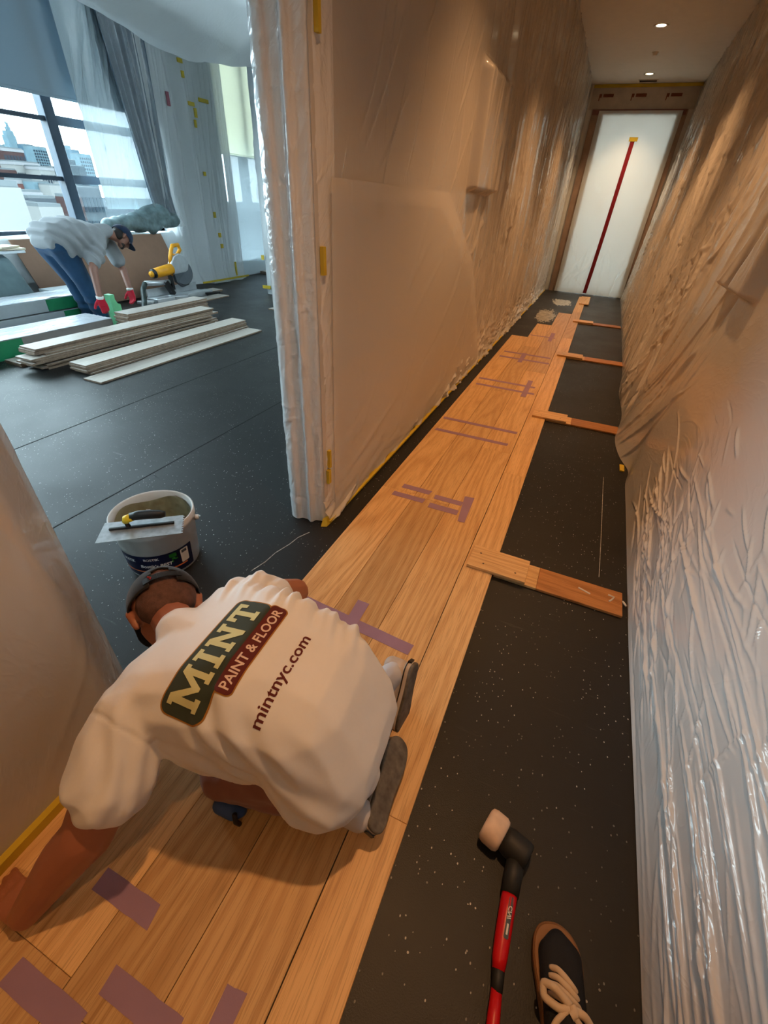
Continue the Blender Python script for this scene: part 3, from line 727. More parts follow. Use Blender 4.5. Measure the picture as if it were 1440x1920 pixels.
# sill cover, leaning cardboard, grey covered box
def sill_fn(Y, Z):
    s = Z     # 0..1 from glass to front and down
    xx = np.where(s < .7, -7.36 + s/.7*.40, -6.94 + (s-.7)*.15); zz = np.where(s < .7, .87, .87-(s-.7)/.3*.5)
    return xx, Y, zz + .02*smooth_noise(Y, s*.6, 6, 2) + ridges(Y, s*.6, 80, 75, 1.4, .3, .25, .012, .015)
wavy_sheet('plastic_sheet', M['film_room'], sill_fn, np.linspace(1.5, 6.8, 260), np.linspace(0, 1, 40), 'crumpled plastic laid over the window sill behind the bending worker')
bnd = blob('curtain_bundle', [[(-6.98, 5.55, .98, .10), (-6.98, 6.1, 1.02, .15)], [(-6.98, 6.1, 1.02, .15), (-6.95, 6.55, 1.12, .17)], [(-6.9, 6.3, .95, .09), (-6.86, 6.75, 1.06, .10)]], .025, 3,
           simple('dark_green_grey_cloth', srgb(120, 142, 146), .5, var=.45, vscale=9), None, lambda c, n: .03*nz3(c, 16, 3) + .015*nz3(c, 40, 4))
tag(bnd, 'dark bundled curtain end lying on the window sill', 'curtain')
M['card'] = simple('brown_cardboard', srgb(150, 118, 98), .8, var=.06)
tag(MB().hexa([(-6.66, 4.12, .02), (-6.645, 4.12, .02), (-6.70, 6.62, .02), (-6.715, 6.62, .02), (-6.91, 4.02, .86), (-6.895, 4.02, .86), (-6.90, 6.45, .86), (-6.915, 6.45, .86)]).build('cardboard_panel', M['card']), 'big brown cardboard panel leaning against the window sill', 'cardboard')
gb = blob('covered_box', [[(-6.85, 2.6, .10, .08), (-6.85, 3.9, .10, .08), (-6.55, 2.6, .10, .08), (-6.5, 3.85, .10, .08), (-6.85, 2.6, .68, .06), (-6.85, 3.8, .68, .06), (-6.62, 2.6, .64, .06), (-6.65, 3.75, .64, .06)]], .03, 3, simple('grey_green_cover', srgb(120, 142, 146), .5, var=.15), None, lambda c, n: .012*nz3(c, 14, 4))
tag(gb, 'low box under a grey plastic cover by the window, left of the cardboard', 'covered box')
sl = tag(MB().box(-6.63, -6.38, 4.0, 4.62, .30, .335).build('white_slab', simple('white_slab', (.72, .78, .82), .4), bevel=.004), 'thin white slab on dark blocks behind the bending worker', 'slab')
tag(MB().box(-6.62, -6.40, 4.02, 4.60, .002, .296).build('dark_crate', simple('dark_crate', srgb(62, 72, 78), .6), bevel=.01), 'dark low crate under the white slab by the cardboard', 'crate')
M['ppr'] = simple('cream_board', srgb(208, 196, 172), .6)
for i, (y, z, rx, lb) in enumerate([(3.80, .802, .35, 'upper cream wood offcut at the left picture edge'), (3.86, .779, -.15, 'lower cream wood offcut at the left picture edge')]):
    o = MB().box(-.10, .10, -.14, .14, 0, .02).build('wood_offcut', M['ppr'], bevel=.002, loc=(-6.68, y, z)); o.rotation_euler = (0, 0, rx); tag(o, lb, 'offcut', 'offcuts on the covered box')
tag(MB().box(-6.84, -6.56, 3.1, 3.97, .748, .775).build('white_slab', simple('shelf_white', (.70, .76, .78), .4), bevel=.004), 'white slab carrying the cream offcuts at the left picture edge', 'slab')

# long plank cartons
M['carton'] = simple('grey_carton', srgb(150, 158, 162), .6, var=.06)
M['carton_green'] = simple('green_carton', srgb(22, 118, 78), .5, var=.12)
M['carton_film'] = film('shiny_film', (.80, .84, .90), .22, .10, .1, 9, .5, (1, .25, 1))
M['carton_brown'] = simple('brown_grey_carton', srgb(120, 116, 112), .6)
def carton(x0, x1, y0, y1, z0, z1, greens, label, body, film_top=True):
    r = empty('plank_carton', ((x0+x1)/2, (y0+y1)/2, z0)); cx, cy = (x0+x1)/2, (y0+y1)/2
    MB().box(x0-cx, x1-cx, y0-cy, y1-cy, 0, z1-z0).build('carton_body', body, r, bevel=.006)
    ys = np.linspace(y0-cy, y1-cy, 160); xs = np.linspace(x0-cx-.004, x1-cx+.004, 30); Yg, Xg = np.meshgrid(ys, xs, indexing='ij')
    Zg = (z1-z0) + .006 + .004*smooth_noise(Yg, Xg, 10, int(y1*10)) + ridges(Yg, Xg, 60, int(x0*-10), 1.5, .2, .3, .012, .008)
    if film_top: link('top_film', grid_mesh('top_film', Xg[:, ::-1], Yg, Zg[:, ::-1]), M['carton_film'], r)
    for (a, b) in greens:
        MB().box(x1-cx-.01, x1-cx+.004, a-cy, b-cy, .004, z1-z0-.004).build('green_print', M['carton_green'], r)
    return tag(r, label, 'carton', 'long plank cartons')
carton(-6.36, -5.95, 1.5, 4.17, .20, .335, [(3.62, 4.17)], 'upper long grey plank carton with a green end by the bending worker', M['carton'])
carton(-6.36, -5.93, 1.5, 4.15, .005, .19, [(3.78, 4.15)], 'lower long grey plank carton under the one with shiny film', M['carton'], False)
carton(-5.62, -5.18, 1.3, 3.84, .005, .185, [(1.3, 2.78)], 'long green sided plank carton beside the tallest board stack', M['carton_brown'])
# green carton corner piece
g = MB(); g.prism([(0, 0), (.12, 0), (.12, .27), (.085, .28), (.06, .33), (.065, .385), (0, .385)], -.05, .05)
g.xf(Matrix(((0, 0, 1, 0), (1, 0, 0, 0), (0, 1, 0, 0), (0, 0, 0, 1))))
tag(g.build('carton_offcut', simple('light_green', srgb(110, 190, 140), .5), bevel=.004, loc=(-5.45, 4.06, .002)), 'bent light green carton offcut between the worker\'s hands', 'carton offcut')

# board stacks: every board a thing
def board_mesh(wd, ln, th):
    me = MB().box(-wd/2, wd/2, -ln/2, ln/2, 0, th).mesh('oak_board')
    me.materials.append(M['oak_pale']); me.materials.append(M['oak_edge'])
    for p in me.polygons: p.material_index = 0 if abs(p.normal.z) > .5 else 1
    return me
ORD = ['top', 'second', 'third', 'fourth', 'fifth', 'sixth', 'seventh', 'eighth', 'ninth', 'tenth', 'eleventh', 'twelfth', 'thirteenth', 'fourteenth', 'fifteenth', 'sixteenth']
def stack(n, x0, x1, y0, y1, th, where, seed, jx=.012, jy=.05, z0=.001):
    r = random.Random(seed); wd = x1-x0; me = board_mesh(wd, y1-y0, th-.0012)
    for k in range(n):          # k = 0 lowest
        dx = r.uniform(-jx, jx); dy = r.uniform(-jy, jy)
        if k == n-1: dx = dy = 0
        o = link('oak_board', me); o['kind'] = 'thing'; o.location = ((x0+x1)/2+dx, (y0+y1)/2+dy, z0+k*th); o.rotation_euler = (0, 0, r.uniform(-.004, .004))
        j = n-1-k
        tag(o, ('top board' if j == 0 else 'lowest board' if j == n-1 else f'{ORD[j]} board from the top') + f' of {where}', 'board', f'boards of {where}')
stack(11, -4.83, -4.605, 2.55, 4.93, .0188, 'the tall pale plank stack', 1, .022, .085)
stack(6, -4.395, -4.17, 2.68, 5.03, .0158, 'the low pale plank stack in front', 2, .008, .03)
stack(1, -4.11, -3.885, 2.585, 4.98, .016, 'its own, the loose pale board in front of the low plank stack', 3)
stack(13, -5.17, -4.945, 3.88, 5.20, .0195, 'the short plank stack by the red gloves', 4, .012, .02)
stack(2, -5.12, -4.885, 2.52, 3.80, .018, 'the low pair left of the tall stack', 5, .008, .01)
stack(1, -6.02, -5.78, 5.4, 6.62, .016, 'its own, lying on the floor right of the saw', 6)
stack(2, -6.40, -6.17, 6.63, 6.92, .018, 'the two boards lying behind the saw', 7, .01, .02)
stack(1, -4.62, -4.50, 6.15, 7.1, .016, 'its own, small, poking out left of the wrapped wall end', 8)
stack(2, -7.0, -6.8, 9.15, 10.6, .03, 'the two white boards by the far window bay', 9, .01, .02)

# ------------------------------------------------------------------ mitre saw
M['yellow'] = simple('tool_yellow', srgb(232, 160, 30), .45, var=.05)
M['alu'] = simple('cast_aluminium', (.55, .58, .60), .38, .7, var=.12)
M['black'] = simple('black_plastic', (.012, .012, .013), .45)
M['darkgrey'] = simple('dark_grey_plastic', (.07, .085, .10), .4)
sw = empty('mitre_saw', (-6.18, 5.85, 0)); tag(sw, 'yellow and grey mitre saw standing on the floor behind the board stacks', 'mitre saw')
L = lambda x, y, z: (x+6.18, y-5.85, z)
b = MB().lathe([(.0, .03), (.17, .03), (.18, .045), (.18, .085), (.17, .095), (0, .095)], 32, L(-6.18, 5.85, 0)); b.build('turntable', M['alu'], sw, smooth=False, bevel=.004)
MB().box(*[v for p in zip(L(-6.30, 5.35, .0), L(-6.08, 6.42, .09)) for v in p]).build('base', M['alu'], sw, bevel=.012)
for y in (5.22, 6.50):
    MB().box(*[v for p in zip(L(-6.27, y-.09, .03), L(-6.10, y+.09, .075)) for v in p]).build('extension_wing', M['alu'], sw, bevel=.01)
MB().box(*[v for p in zip(L(-6.30, 5.36, .09), L(-6.27, 5.80, .20)) for v in p]).build('fence', M['alu'], sw, bevel=.006)
MB().box(*[v for p in zip(L(-6.30, 5.92, .09), L(-6.27, 6.40, .20)) for v in p]).build('fence', M['alu'], sw, bevel=.006)
bl = MB(); 
bl.lathe([(.0, -.012), (.185, -.012), (.19, 0), (.185, .012), (0, .012)], 40); bl.xf(Matrix.Translation(L(-6.15, 6.02, .40)) @ Matrix.Rotation(math.radians(78), 4, 'Y') @ Matrix.Rotation(.15, 4, 'X'))
bl.build('blade', M['darkgrey'], sw, smooth=False)
gd = MB(); gd.prism([(-.17, -.04), (.16, -.02), (.20, .10), (.15, .20), (.03, .25), (-.09, .22), (-.18, .10)], -.045, .045)
gd.xf(Matrix.Translation(L(-6.17, 5.98, .41)) @ Matrix(((0, 0, 1, 0), (1, 0, 0, 0), (0, 1, 0, 0), (0, 0, 0, 1)))); gd.build('blade_guard', M['alu'], sw, bevel=.02, seg=3)
g2 = MB(); g2.prism([(-.16, .0), (.17, .0), (.20, -.08), (.12, -.2), (-.02, -.22), (-.13, -.14)], -.03, .03)
g2.xf(Matrix.Translation(L(-6.16, 5.99, .40)) @ Matrix(((0, 0, 1, 0), (1, 0, 0, 0), (0, 1, 0, 0), (0, 0, 0, 1)))); g2.build('lower_guard', M['darkgrey'], sw, bevel=.012)
hd = MB(); hd.tube([L(-6.17, 5.84, .52), L(-6.17, 5.86, .62), L(-6.17, 5.90, .70), L(-6.17, 5.94, .76), L(-6.17, 6.06, .77), L(-6.17, 6.08, .70), L(-6.17, 6.0, .63)], .028, 10); hd.build('handle', M['yellow'], sw, smooth=True)
MB().tube([L(-6.17, 5.80, .36), L(-6.17, 5.83, .45), L(-6.17, 5.88, .55), L(-6.17, 5.95, .64)], [.03, .035, .035, .03], 10).build('arm_cover', M['yellow'], sw, smooth=True)
MB().tube([L(-6.14, 5.80, .46), L(-6.14, 5.62, .44), L(-6.14, 5.46, .425)], [.075, .072, .066], 18).build('motor_housing', M['yellow'], sw, smooth=True)
MB().tube([L(-6.14, 5.46, .425), L(-6.14, 5.42, .42)], [.068, .062], 18).build('motor_vent', M['black'], sw, smooth=True)
MB().tube([L(-6.14, 5.42, .42), L(-6.14, 5.39, .418)], [.045, .04], 18).build('motor_cap', M['yellow'], sw, smooth=True)
MB().tube([L(-6.2, 5.30, .30), L(-6.2, 5.55, .28), L(-6.2, 5.80, .27)], .035, 14).build('slide_rail', M['alu'], sw, smooth=True)
MB().bar(L(-6.18, 5.66, .30), L(-6.18, 5.78, .10), .10, .06).bar(L(-6.18, 5.78, .46), L(-6.18, 5.80, .16), .06, .05).build('pivot_arm', M['black'], sw, bevel=.01)
MB().tube([L(-6.05, 6.35, .05), L(-5.98, 6.48, .055), L(-5.96, 6.60, .05)], .018, 10).build('clamp_knob', M['black'], sw, smooth=True)
tag(MB().tube([(-6.18, 5.28, .30), (-6.10, 5.15, .24), (-5.95, 5.0, .12), (-5.82, 4.85, .05), (-5.7, 4.62, .042), (-5.68, 4.45, .04)], .036, 12).build('vacuum_hose', simple('green_black_hose', srgb(38, 52, 50), .5), smooth=True), 'dark vacuum hose running from the saw to the floor', 'hose')

# ================================================================== CITY OUTSIDE
def ray_at(px, py, X):
    d = _R.T @ np.array([px-720., py-960., _f]); t = X/d[0]; return (X, d[1]*t, CAMH + d[2]*t)
GROUND = -38.0
def wallmat(name, c): return simple(name, tuple(q*.27 for q in c), .9, var=.2, vscale=.06, spec=0.0)
CM = {'pale': wallmat('pale_blue_facade', (.16, .24, .28)), 'blue': wallmat('blue_glass_facade', (.085, .15, .20)), 'brick': wallmat('brick_facade', (.085, .05, .048)),  # pale blue facade tone has distance haze put into its base colour
      'red': wallmat('red_brick_facade', (.20, .09, .08)), 'white': wallmat('white_stone_facade', (.30, .30, .29)), 'grey': wallmat('grey_facade', (.09, .105, .12)), 'roof': wallmat('roof_grey', (.17, .19, .20)), 'dark': wallmat('dark_facade', (.035, .05, .065))}
M['cwin'] = simple('far_window', (.006, .010, .015), .6, spec=0.05)
M['cwin_l'] = simple('far_light_trim', (.085, .085, .088), .8, spec=0.0)
def building(px0, px1, ptop, X, dep, mat, label, rows=0, colsn=0, trim=False, pbot=None, tall=1.0, name='building'):
    dep = dep*.35
    a = ray_at(px0, ptop, X); b = ray_at(px1, ptop, X)
    y0, y1 = min(a[1], b[1]), max(a[1], b[1]); zt = (a[2]+b[2])/2
    r = empty(name, (X, (y0+y1)/2, GROUND)); H = zt-GROUND; W = y1-y0
    MB().box(-dep, 0, -W/2, W/2, 0, H).build('wall', CM[mat], r)
    MB().box(-dep*.98, -dep*.02, -W/2*.96, W/2*.96, H, H+.012*H).build('roof', CM['roof'], r)
    if trim:
        MB().box(-dep, .02*W, -W/2*1.03, W/2*1.03, H*.975, H*1.0).build('cornice', M['cwin_l'], r)
    if rows and colsn:
        mb = MB(); fh = H*.9/rows*tall
        vis0 = 0
        for i in range(rows):
            for j in range(colsn):
                z = H*.96 - (i+1)*fh + fh*.2; y = -W/2 + (j+.5)*W/colsn
                if z < 0: continue
                ww = W/colsn*.31
                mb.box(-.02, .012*W+.02, y-ww, y+ww, z, z+fh*.62)
        if mb.v:
            o = mb.build('windows', M['cwin'], r); o['kind'] = 'stuff'
    return tag(r, label, 'building', 'city buildings outside the window')
# tapering tower
def tower():
    X = -1500; c = ray_at(33, 290, X); r = empty('skyscraper', (X, c[1], GROUND))
    def tz(py): return ray_at(33, py, X)[2]-GROUND
    wpx = abs(ray_at(43, 290, X)[1]-ray_at(33, 290, X)[1])/10
    steps = [(9.5, 300, 272), (7.5, 272, 255), (6.0, 255, 247), (3.0, 247, 240), (1.7, 240, 232)]
    z0 = 0
    for hw, pb, pt in steps:
        z1 = tz(pt); MB().box(-hw*wpx*2, 0, -hw*wpx, hw*wpx, z0, z1).build('tower_tier', CM['pale'], r); z0 = z1
    MB().tube([(-5, 0, z0), (-5, 0, tz(222))], [.7*wpx, .15*wpx], 8).build('spire', CM['pale'], r)
    tag(r, 'tall stepped tower with a spire on the hazy skyline', 'building', 'city buildings outside the window')
tower()
B = building
B(48, 62, 272, -900, 60, 'blue', 'slim blue block just right of the spired tower', 18, 4)
B(60, 86, 276, -850, 60, 'pale', 'broad pale blue block behind the left window panes', 20, 6)
B(-12, 8, 272, -700, 50, 'pale', 'pale block at the left picture edge below the skyline', 14, 4)
B(104, 118, 266, -800, 50, 'blue', 'tall blue slab right of the thick window post', 20, 4)
B(118, 132, 274, -780, 50, 'pale', 'pale stepped slab, second right of the thick window post', 20, 4)
B(131, 148, 282, -760, 50, 'blue', 'blue block, third right of the thick window post', 18, 4)
B(147, 170, 290, -720, 50, 'pale', 'pale block meeting the hanging plastic on the right', 16, 6)
B(128, 140, 300, -500, 40, 'dark', 'dark narrow block low in the right panes', 12, 3)
B(146, 158, 312, -420, 30, 'dark', 'dark small block near the plastic in the right panes', 10, 3)
B(108, 126, 314, -400, 30, 'grey', 'grey roofed house low beside the thick window post', 8, 5)
B(2, 42, 279, -330, 40, 'brick', 'brown brick building with a pale cornice on the left', 9, 7, True)
B(26, 72, 305, -260, 30, 'white', 'white stone building with tall dark window bars', 1, 12, True, tall=.30)
B(72, 100, 314, -250, 30, 'white', 'white building with banded windows left of the thick post', 7, 6, True)
B(-8, 30, 318, -220, 22, 'brick', 'low brown brick house at the left picture edge', 5, 7)
B(30, 62, 338, -170, 16, 'red', 'low red brick house under the window bar', 5, 6, True)
B(62, 92, 342, -165, 16, 'pale', 'low pale house under the window bar', 5, 6)
B(92, 122, 348, -160, 14, 'white', 'low white house with a peaked roof beside the thick post', 4, 4)
B(36, 78, 360, -120, 10, 'brick', 'row house with white trimmed rows of windows', 5, 8, True)
B(52, 104, 372, -100, 12, 'grey', 'flat grey roof in the middle of the left panes', 3, 7)
B(44, 70, 384, -80, 8, 'dark', 'dark flat roofed house low in the left panes', 3, 4)
B(72, 116, 388, -76, 8, 'white', 'white walled low house at the foot of the thick post', 3, 6)
B(124, 142, 344, -200, 20, 'white', 'white house just under the right window bar', 4, 5)
B(140, 186, 352, -170, 20, 'grey', 'wide grey building under the right window bar', 5, 7)
B(128, 152, 370, -90, 10, 'brick', 'brown house low beside the thick window post', 3, 4)
# near white rooftop block with vault lines
nb = building(-60, 38, 350, -46, 20, 'white', 'big white rendered building filling the lower left panes', 0, 0)
for (y, z, w, h) in [(-3.5, 33.2, 2.2, 1.4)]:
    MB().box(.0, .08, y-w/2, y+w/2, z-4.5, z-4.5+h).build('window', M['cwin'], nb)
# roof terrace and tree close to the window
ter = empty('roof_terrace', (-16, 14.0, -1.2)); tag(ter, 'brick edged roof terrace just outside the window', 'terrace')
MB().box(-6, 0, -4, 3, -36.0, 0).build('terrace_slab', CM['white'], ter); MB().box(-.4, 0, -4, 3, 0, .5).build('parapet', CM['red'], ter); MB().box(-.5, .1, -4.1, 3.1, .5, .58).build('coping', M['cwin_l'], ter)
M['leaf'] = simple('leaf_green', (.035, .045, .018), .8, var=.4, vscale=3, spec=0.0)
tr = empty('roof_tree', (-14.5, 11.6, -2.2)); tag(tr, 'small green tree on the roof below the window', 'tree')
MB().tube([(0, 0, -6), (0, .1, 0), (.1, .2, 1.0)], [.12, .10, .05], 8).build('trunk', CM['brick'], tr)
mb = MB(); rr = random.Random(4)
for i in range(900):
    a = rr.uniform(0, 6.28); e = rr.uniform(-1, 1); q = rr.uniform(.55, 1)**.6; rad = 1.0*q
    c = Vector((rad*math.cos(a)*math.sqrt(1-e*e)*.8, rad*math.sin(a)*math.sqrt(1-e*e)*1.5, 1.2+rad*e*.75))
    u = Vector((rr.gauss(0, 1), rr.gauss(0, 1), rr.gauss(0, 1))).normalized()*.11; v = u.orthogonal().normalized()*.06
    mb.add([c-u, c+v, c+u, c-v], [(0, 1, 2, 3)])
o = mb.build('foliage', M['leaf'], tr); o['kind'] = 'stuff'
tag(MB().box(-1600, -12, -900, 2200, GROUND-1, GROUND).build('city_ground', CM['grey']), 'grey streets far below the window', 'ground', kind='stuff')

# ================================================================== PEOPLE
def skin_mat(name, col, c2):
    t = NT(name); v = t.coord('Object'); n1 = t.noise(v, 9, 4, .6)
    c = t.mix(n1, (*col, 1), (*c2, 1)); nr = t.bump(t.noise(v, 180, 2, .6), .12, .002)
    b = t.n('ShaderNodeBsdfPrincipled'); t.put(b.inputs['Base Color'], c); b.inputs['Roughness'].default_value = .5; t.put(b.inputs['Normal'], nr)
    b.inputs['Subsurface Weight'].default_value = .0; b.inputs['Subsurface Radius'].default_value = (.02, .008, .004)
    return t.done(b.outputs[0])
M['skin1'] = skin_mat('tan_skin', srgb(172, 112, 84), srgb(150, 92, 68))
M['skin2'] = skin_mat('brown_skin', srgb(140, 96, 80), srgb(120, 80, 66))
def cloth(name, col, bscale=900, var=.06, bstr=.2, rough=.9):
    t = NT(name); v = t.coord('Object'); n1 = t.noise(v, 6, 4, .6)
    c = t.mix(1.0, (*col, 1), t.ramp(n1, [(.3, 1-var), (.7, 1.0)]), 'MULTIPLY')
    h = t.math('ADD', t.math('MULTIPLY', t.noise(v, bscale, 2, .5), .3), t.noise(v, 35, 3, .6))
    return t.done(t.pbr(c, rough, 0, .2, t.bump(h, bstr, .003), .15))
M['shirt'] = cloth('white_cotton', (.80, .79, .78))
M['shirt2'] = cloth('light_grey_cotton', (.27, .285, .30))
M['pants'] = cloth('dusty_brown_workwear', srgb(140, 100, 92), var=.2)
M['jeans'] = cloth('blue_denim', srgb(40, 74, 106), var=.3)
M['navy'] = cloth('navy_denim', srgb(26, 32, 52), var=.2)
M['hair'] = simple('short_dark_hair', (.018, .013, .011), .7, bump=.6, bscale=400)
M['hair_fade'] = simple('cropped_hair', srgb(96, 66, 54), .75, var=.35, vscale=60, bump=.4, bscale=500)
M['capcloth'] = cloth('black_cap_cloth', (.018, .018, .02))
M['cap2'] = cloth('dark_blue_cap_cloth', srgb(30, 44, 66))
M['eye'] = simple('eye_white', (.7, .68, .65), .2)

def vadd(a, b, s=1.0): return (a[0]+b[0]*s, a[1]+b[1]*s, a[2]+b[2]*s)
def sph(p, r): return (p[0], p[1], p[2], r)
def hand(w, f, n, side, curl=.25, k=1.0, spread=.012):
    """sphere groups: palm, four fingers, thumb. f forward, n back-of-hand normal, side +1 thumb toward f x n"""
    f = Vector(f).normalized(); n = Vector(n); n = (n - f*n.dot(f)).normalized(); s = f.cross(n)*side; w = Vector(w)
    P = lambda a, b, c: w + f*a*k + s*b*k + n*c*k
    g = [[sph(P(0, .012, 0), .021*k), sph(P(0, -.012, 0), .021*k), sph(P(.075, .030, 0), .013*k), sph(P(.078, -.030, 0), .012*k)]]
    for j, (b, ln) in enumerate(((.030, .9), (.010, 1.0), (-.011, .94), (-.031, .74))):
        p = P(.075, b, 0); d = (f + s*b*spread*40).normalized(); rr = [.0098, .009, .0082, .007]
        for q, L in enumerate((.042*ln, .028*ln, .022*ln)):
            a = curl*(.5 + .8*q); d = (d*math.cos(a) - n*math.sin(a)).normalized(); e = p + d*L*k
            g.append([sph(p, rr[q]*k), sph(e, rr[q+1]*k)]); p = e
    p = P(.022, .028, -.004); d = (f*.6 + s*.75 - n*.25).normalized()
    for q, L in enumerate((.036, .030, .022)):
        e = p + d*L*k; g.append([sph(p, (.0135, .011, .0095)[q]*k), sph(e, (.011, .0095, .008)[q]*k)]); p = e; d = (d*.9 + f*.3).normalized()
    return g
def head_groups(c, U, F, k=1.0):
    U = Vector(U).normalized(); F = Vector(F); F = (F - U*F.dot(U)).normalized(); R = F.cross(U); c = Vector(c)
    P = lambda r, u, f: c + R*r*k + U*u*k + F*f*k
    g = [[sph(P(.012, .03, -.025), .078*k), sph(P(-.012, .03, -.025), .078*k), sph(P(.010, .02, .025), .070*k), sph(P(-.010, .02, .025), .070*k)],
         [sph(P(.030, -.02, .035), .045*k), sph(P(-.030, -.02, .035), .045*k), sph(P(0, -.090, .062), .024*k), sph(P(.022, -.08, .045), .026*k), sph(P(-.022, -.08, .045), .026*k)],
         [sph(P(0, .01, .092), .009*k), sph(P(0, -.034, .108), .012*k)], [sph(P(.014, -.038, .094), .010*k), sph(P(-.014, -.038, .094), .010*k)],
         [sph(P(.018, -.064, .082), .010*k), sph(P(-.018, -.064, .082), .010*k)], [sph(P(.035, .028, .078), .012*k), sph(P(-.035, .028, .078), .012*k)]]
    for s in (-1, 1):
        g.append([sph(P(s*.082, -.03, -.002), .010*k), sph(P(s*.090, .012, -.010), .013*k), sph(P(s*.088, .018, .004), .008*k)])
    return g, P, R, U, F
def cap(parent, c, U, F, mat, name='cap', k=1.0, tilt=.0, strap=True, bill=True, mark=None):
    g, P, R, U, F = head_groups(c, U, F, k)
    nu, nv = 28, 48; vs = []; fs = []
    for i in range(nu+1):
        th = (i/nu)*math.radians(97)
        for j in range(nv):
            ph = 2*math.pi*j/nv; fr = math.cos(ph)
            th2 = th
            drop = .006*fr*(i/nu)
            r_side = .094; r_f = .112
            if strap and i >= nu-9 and abs(abs(ph-math.pi)) < .42: drop -= .0
            vs.append(tuple(P(r_side*math.sin(th2)*math.sin(ph), .022 + .098*math.cos(th2) + drop, -.006 + r_f*math.sin(th2)*fr)))
    for i in range(nu):
        for j in range(nv):
            ph = 2*math.pi*(j+.5)/nv
            if strap and i >= nu-10 and abs(ph-math.pi) < .40*math.sqrt(max(0, 1-((nu-i)/11.0)**2)): continue
            a, b, c2, d = i*nv+j, i*nv+(j+1)%nv, (i+1)*nv+(j+1)%nv, (i+1)*nv+j
            fs.append((a, b, c2, d) if i else (a, c2, d))
    me = MB().add(vs, fs); o = me.build('cap', mat, parent, smooth=True, solid=.004); parent = o
    if bill:
        mb = MB(); vs = []; fs = []; n1, n2 = 10, 16
        for i in range(n1+1):
            for j in range(n2+1):
                a = (j/n2-.5)*2.3; e = i/n1
                rr = .100 + .072*e*math.cos(a)**.5 if math.cos(a) > 0 else .1
                vs.append(tuple(P(math.sin(a)*.094*(1-.08*e), .022 - .018*e - .018*math.sin(a)**2, -.006 + math.cos(a)*.108 + .072*e*max(0, math.cos(a))**.6)))
        for i in range(n1):
            for j in range(n2): fs.append((i*(n2+1)+j, i*(n2+1)+j+1, (i+1)*(n2+1)+j+1, (i+1)*(n2+1)+j))
        mb.add(vs, fs).build('cap_bill', mat, parent, smooth=True, solid=.004)
    if strap:
        mb = MB()
        pts = [P(math.sin(a)*.097, .022, -.006 - math.cos(a)*.115) for a in np.linspace(-.5, .5, 9)]
        for a, b in zip(pts[:-1], pts[1:]): mb.bar(a, b, .018, .003, tuple(P(0, 0, -1)-P(0, 0, 0)))
        mb.build('cap_strap', M['black'], parent)
    if mark:
        q = P(-.030, .018, -.117); mb = MB().tube([q, q + U*.006 + R*.004, q + U*.012 - R*.004], .003, 6); mb.build('cap_emblem', mark, parent)
    return o
def shoe(parent, heel, toe_dir, down, side, mats, k=1.0, length=.285, wide=1.0):
    """heel: world point at the sole's heel end; sole faces 'down'"""
    T = Vector(toe_dir).normalized(); D = Vector(down); D = (D - T*D.dot(T)).normalized(); S = T.cross(-D)*side
    h = Vector(heel); L = length
    W = lambda x, y, z: tuple(h + T*x + S*y - D*z)
    out = [(0, 0), (.004, .020), (.02, .033), (.06, .036), (.11, .034), (.16, .040), (.20, .048), (.24, .047), (.268, .034), (.283, .014), (.285, -.006), (.278, -.028), (.255, -.042), (.215, -.046), (.17, -.040), (.11, -.032), (.06, -.033), (.02, -.031), (.004, -.018)]
    sc = L/.285; out = [(x*sc, y*wide) for x, y in out]
    for _ in range(2):      # round the outline
        out = [q for a, b in zip(out, out[1:]+out[:1]) for q in ((a[0]*.75+b[0]*.25, a[1]*.75+b[1]*.25), (a[0]*.25+b[0]*.75, a[1]*.25+b[1]*.75))]
    def ring(z, g): 
        cx = sum(p[0] for p in out)/len(out)
        return [W(cx+(x-cx)*g, y*g, z) for x, y in out]
    n = len(out)
    B = lambda x, y, z, r: sph(W(x*sc, y*wide*1.3, z), r)
    up = blob('shoe', [[B(.05, .008, .052, .032), B(.05, -.008, .052, .032), B(.13, .012, .052, .030), B(.13, -.010, .052, .030)],
                        [B(.13, .012, .052, .030), B(.13, -.010, .052, .030), B(.225, .018, .042, .026), B(.225, -.014, .042, .026), B(.25, 0, .040, .024)],
                        [B(.045, 0, .055, .033), B(.045, 0, .085, .032), B(.12, 0, .075, .028)]], .006, 3, mats['upper'], parent)
    parent = up
    def loft(name, zs, mat, smooth=True):
        mb = MB(); vs = []; fs = []
        for z, g in zs: vs += ring(z, g)
        for i in range(len(zs)-1):
            for j in range(n): fs.append((i*n+j, i*n+(j+1)%n, (i+1)*n+(j+1)%n, (i+1)*n+j))
        fs += [tuple(range(n-1, -1, -1)), tuple(range((len(zs)-1)*n, len(zs)*n))]
        mb.add(vs, fs); return mb.build(name, mat, parent, smooth=False, bevel=.003)
    loft('outsole', [(0, .985), (.004, 1.0), (.012, 1.0)], mats['sole'])
    ms = loft('midsole', [(.012, 1.0), (.032, .985)], mats['mid'])
    mb = MB(); mb.tube([W(*p) for p in [(x*1.0, y*1.0, .0265) for x, y in out] + [(*out[0], .0265)]], .0022, 6); st = mb.build('stripe', mats['stripe'], parent)
    mb = MB().add([W(-.001, -.014, .014), W(-.001, .014, .014), W(-.001, .014, .027), W(-.001, -.014, .027), W(-.004, -.014, .014), W(-.004, .014, .014), W(-.004, .014, .027), W(-.004, -.014, .027)], [(0,1,2,3),(4,7,6,5),(0,4,5,1),(1,5,6,2),(2,6,7,3),(3,7,4,0)]); mb.build('heel_tag', mats['stripe'], parent)
    return up

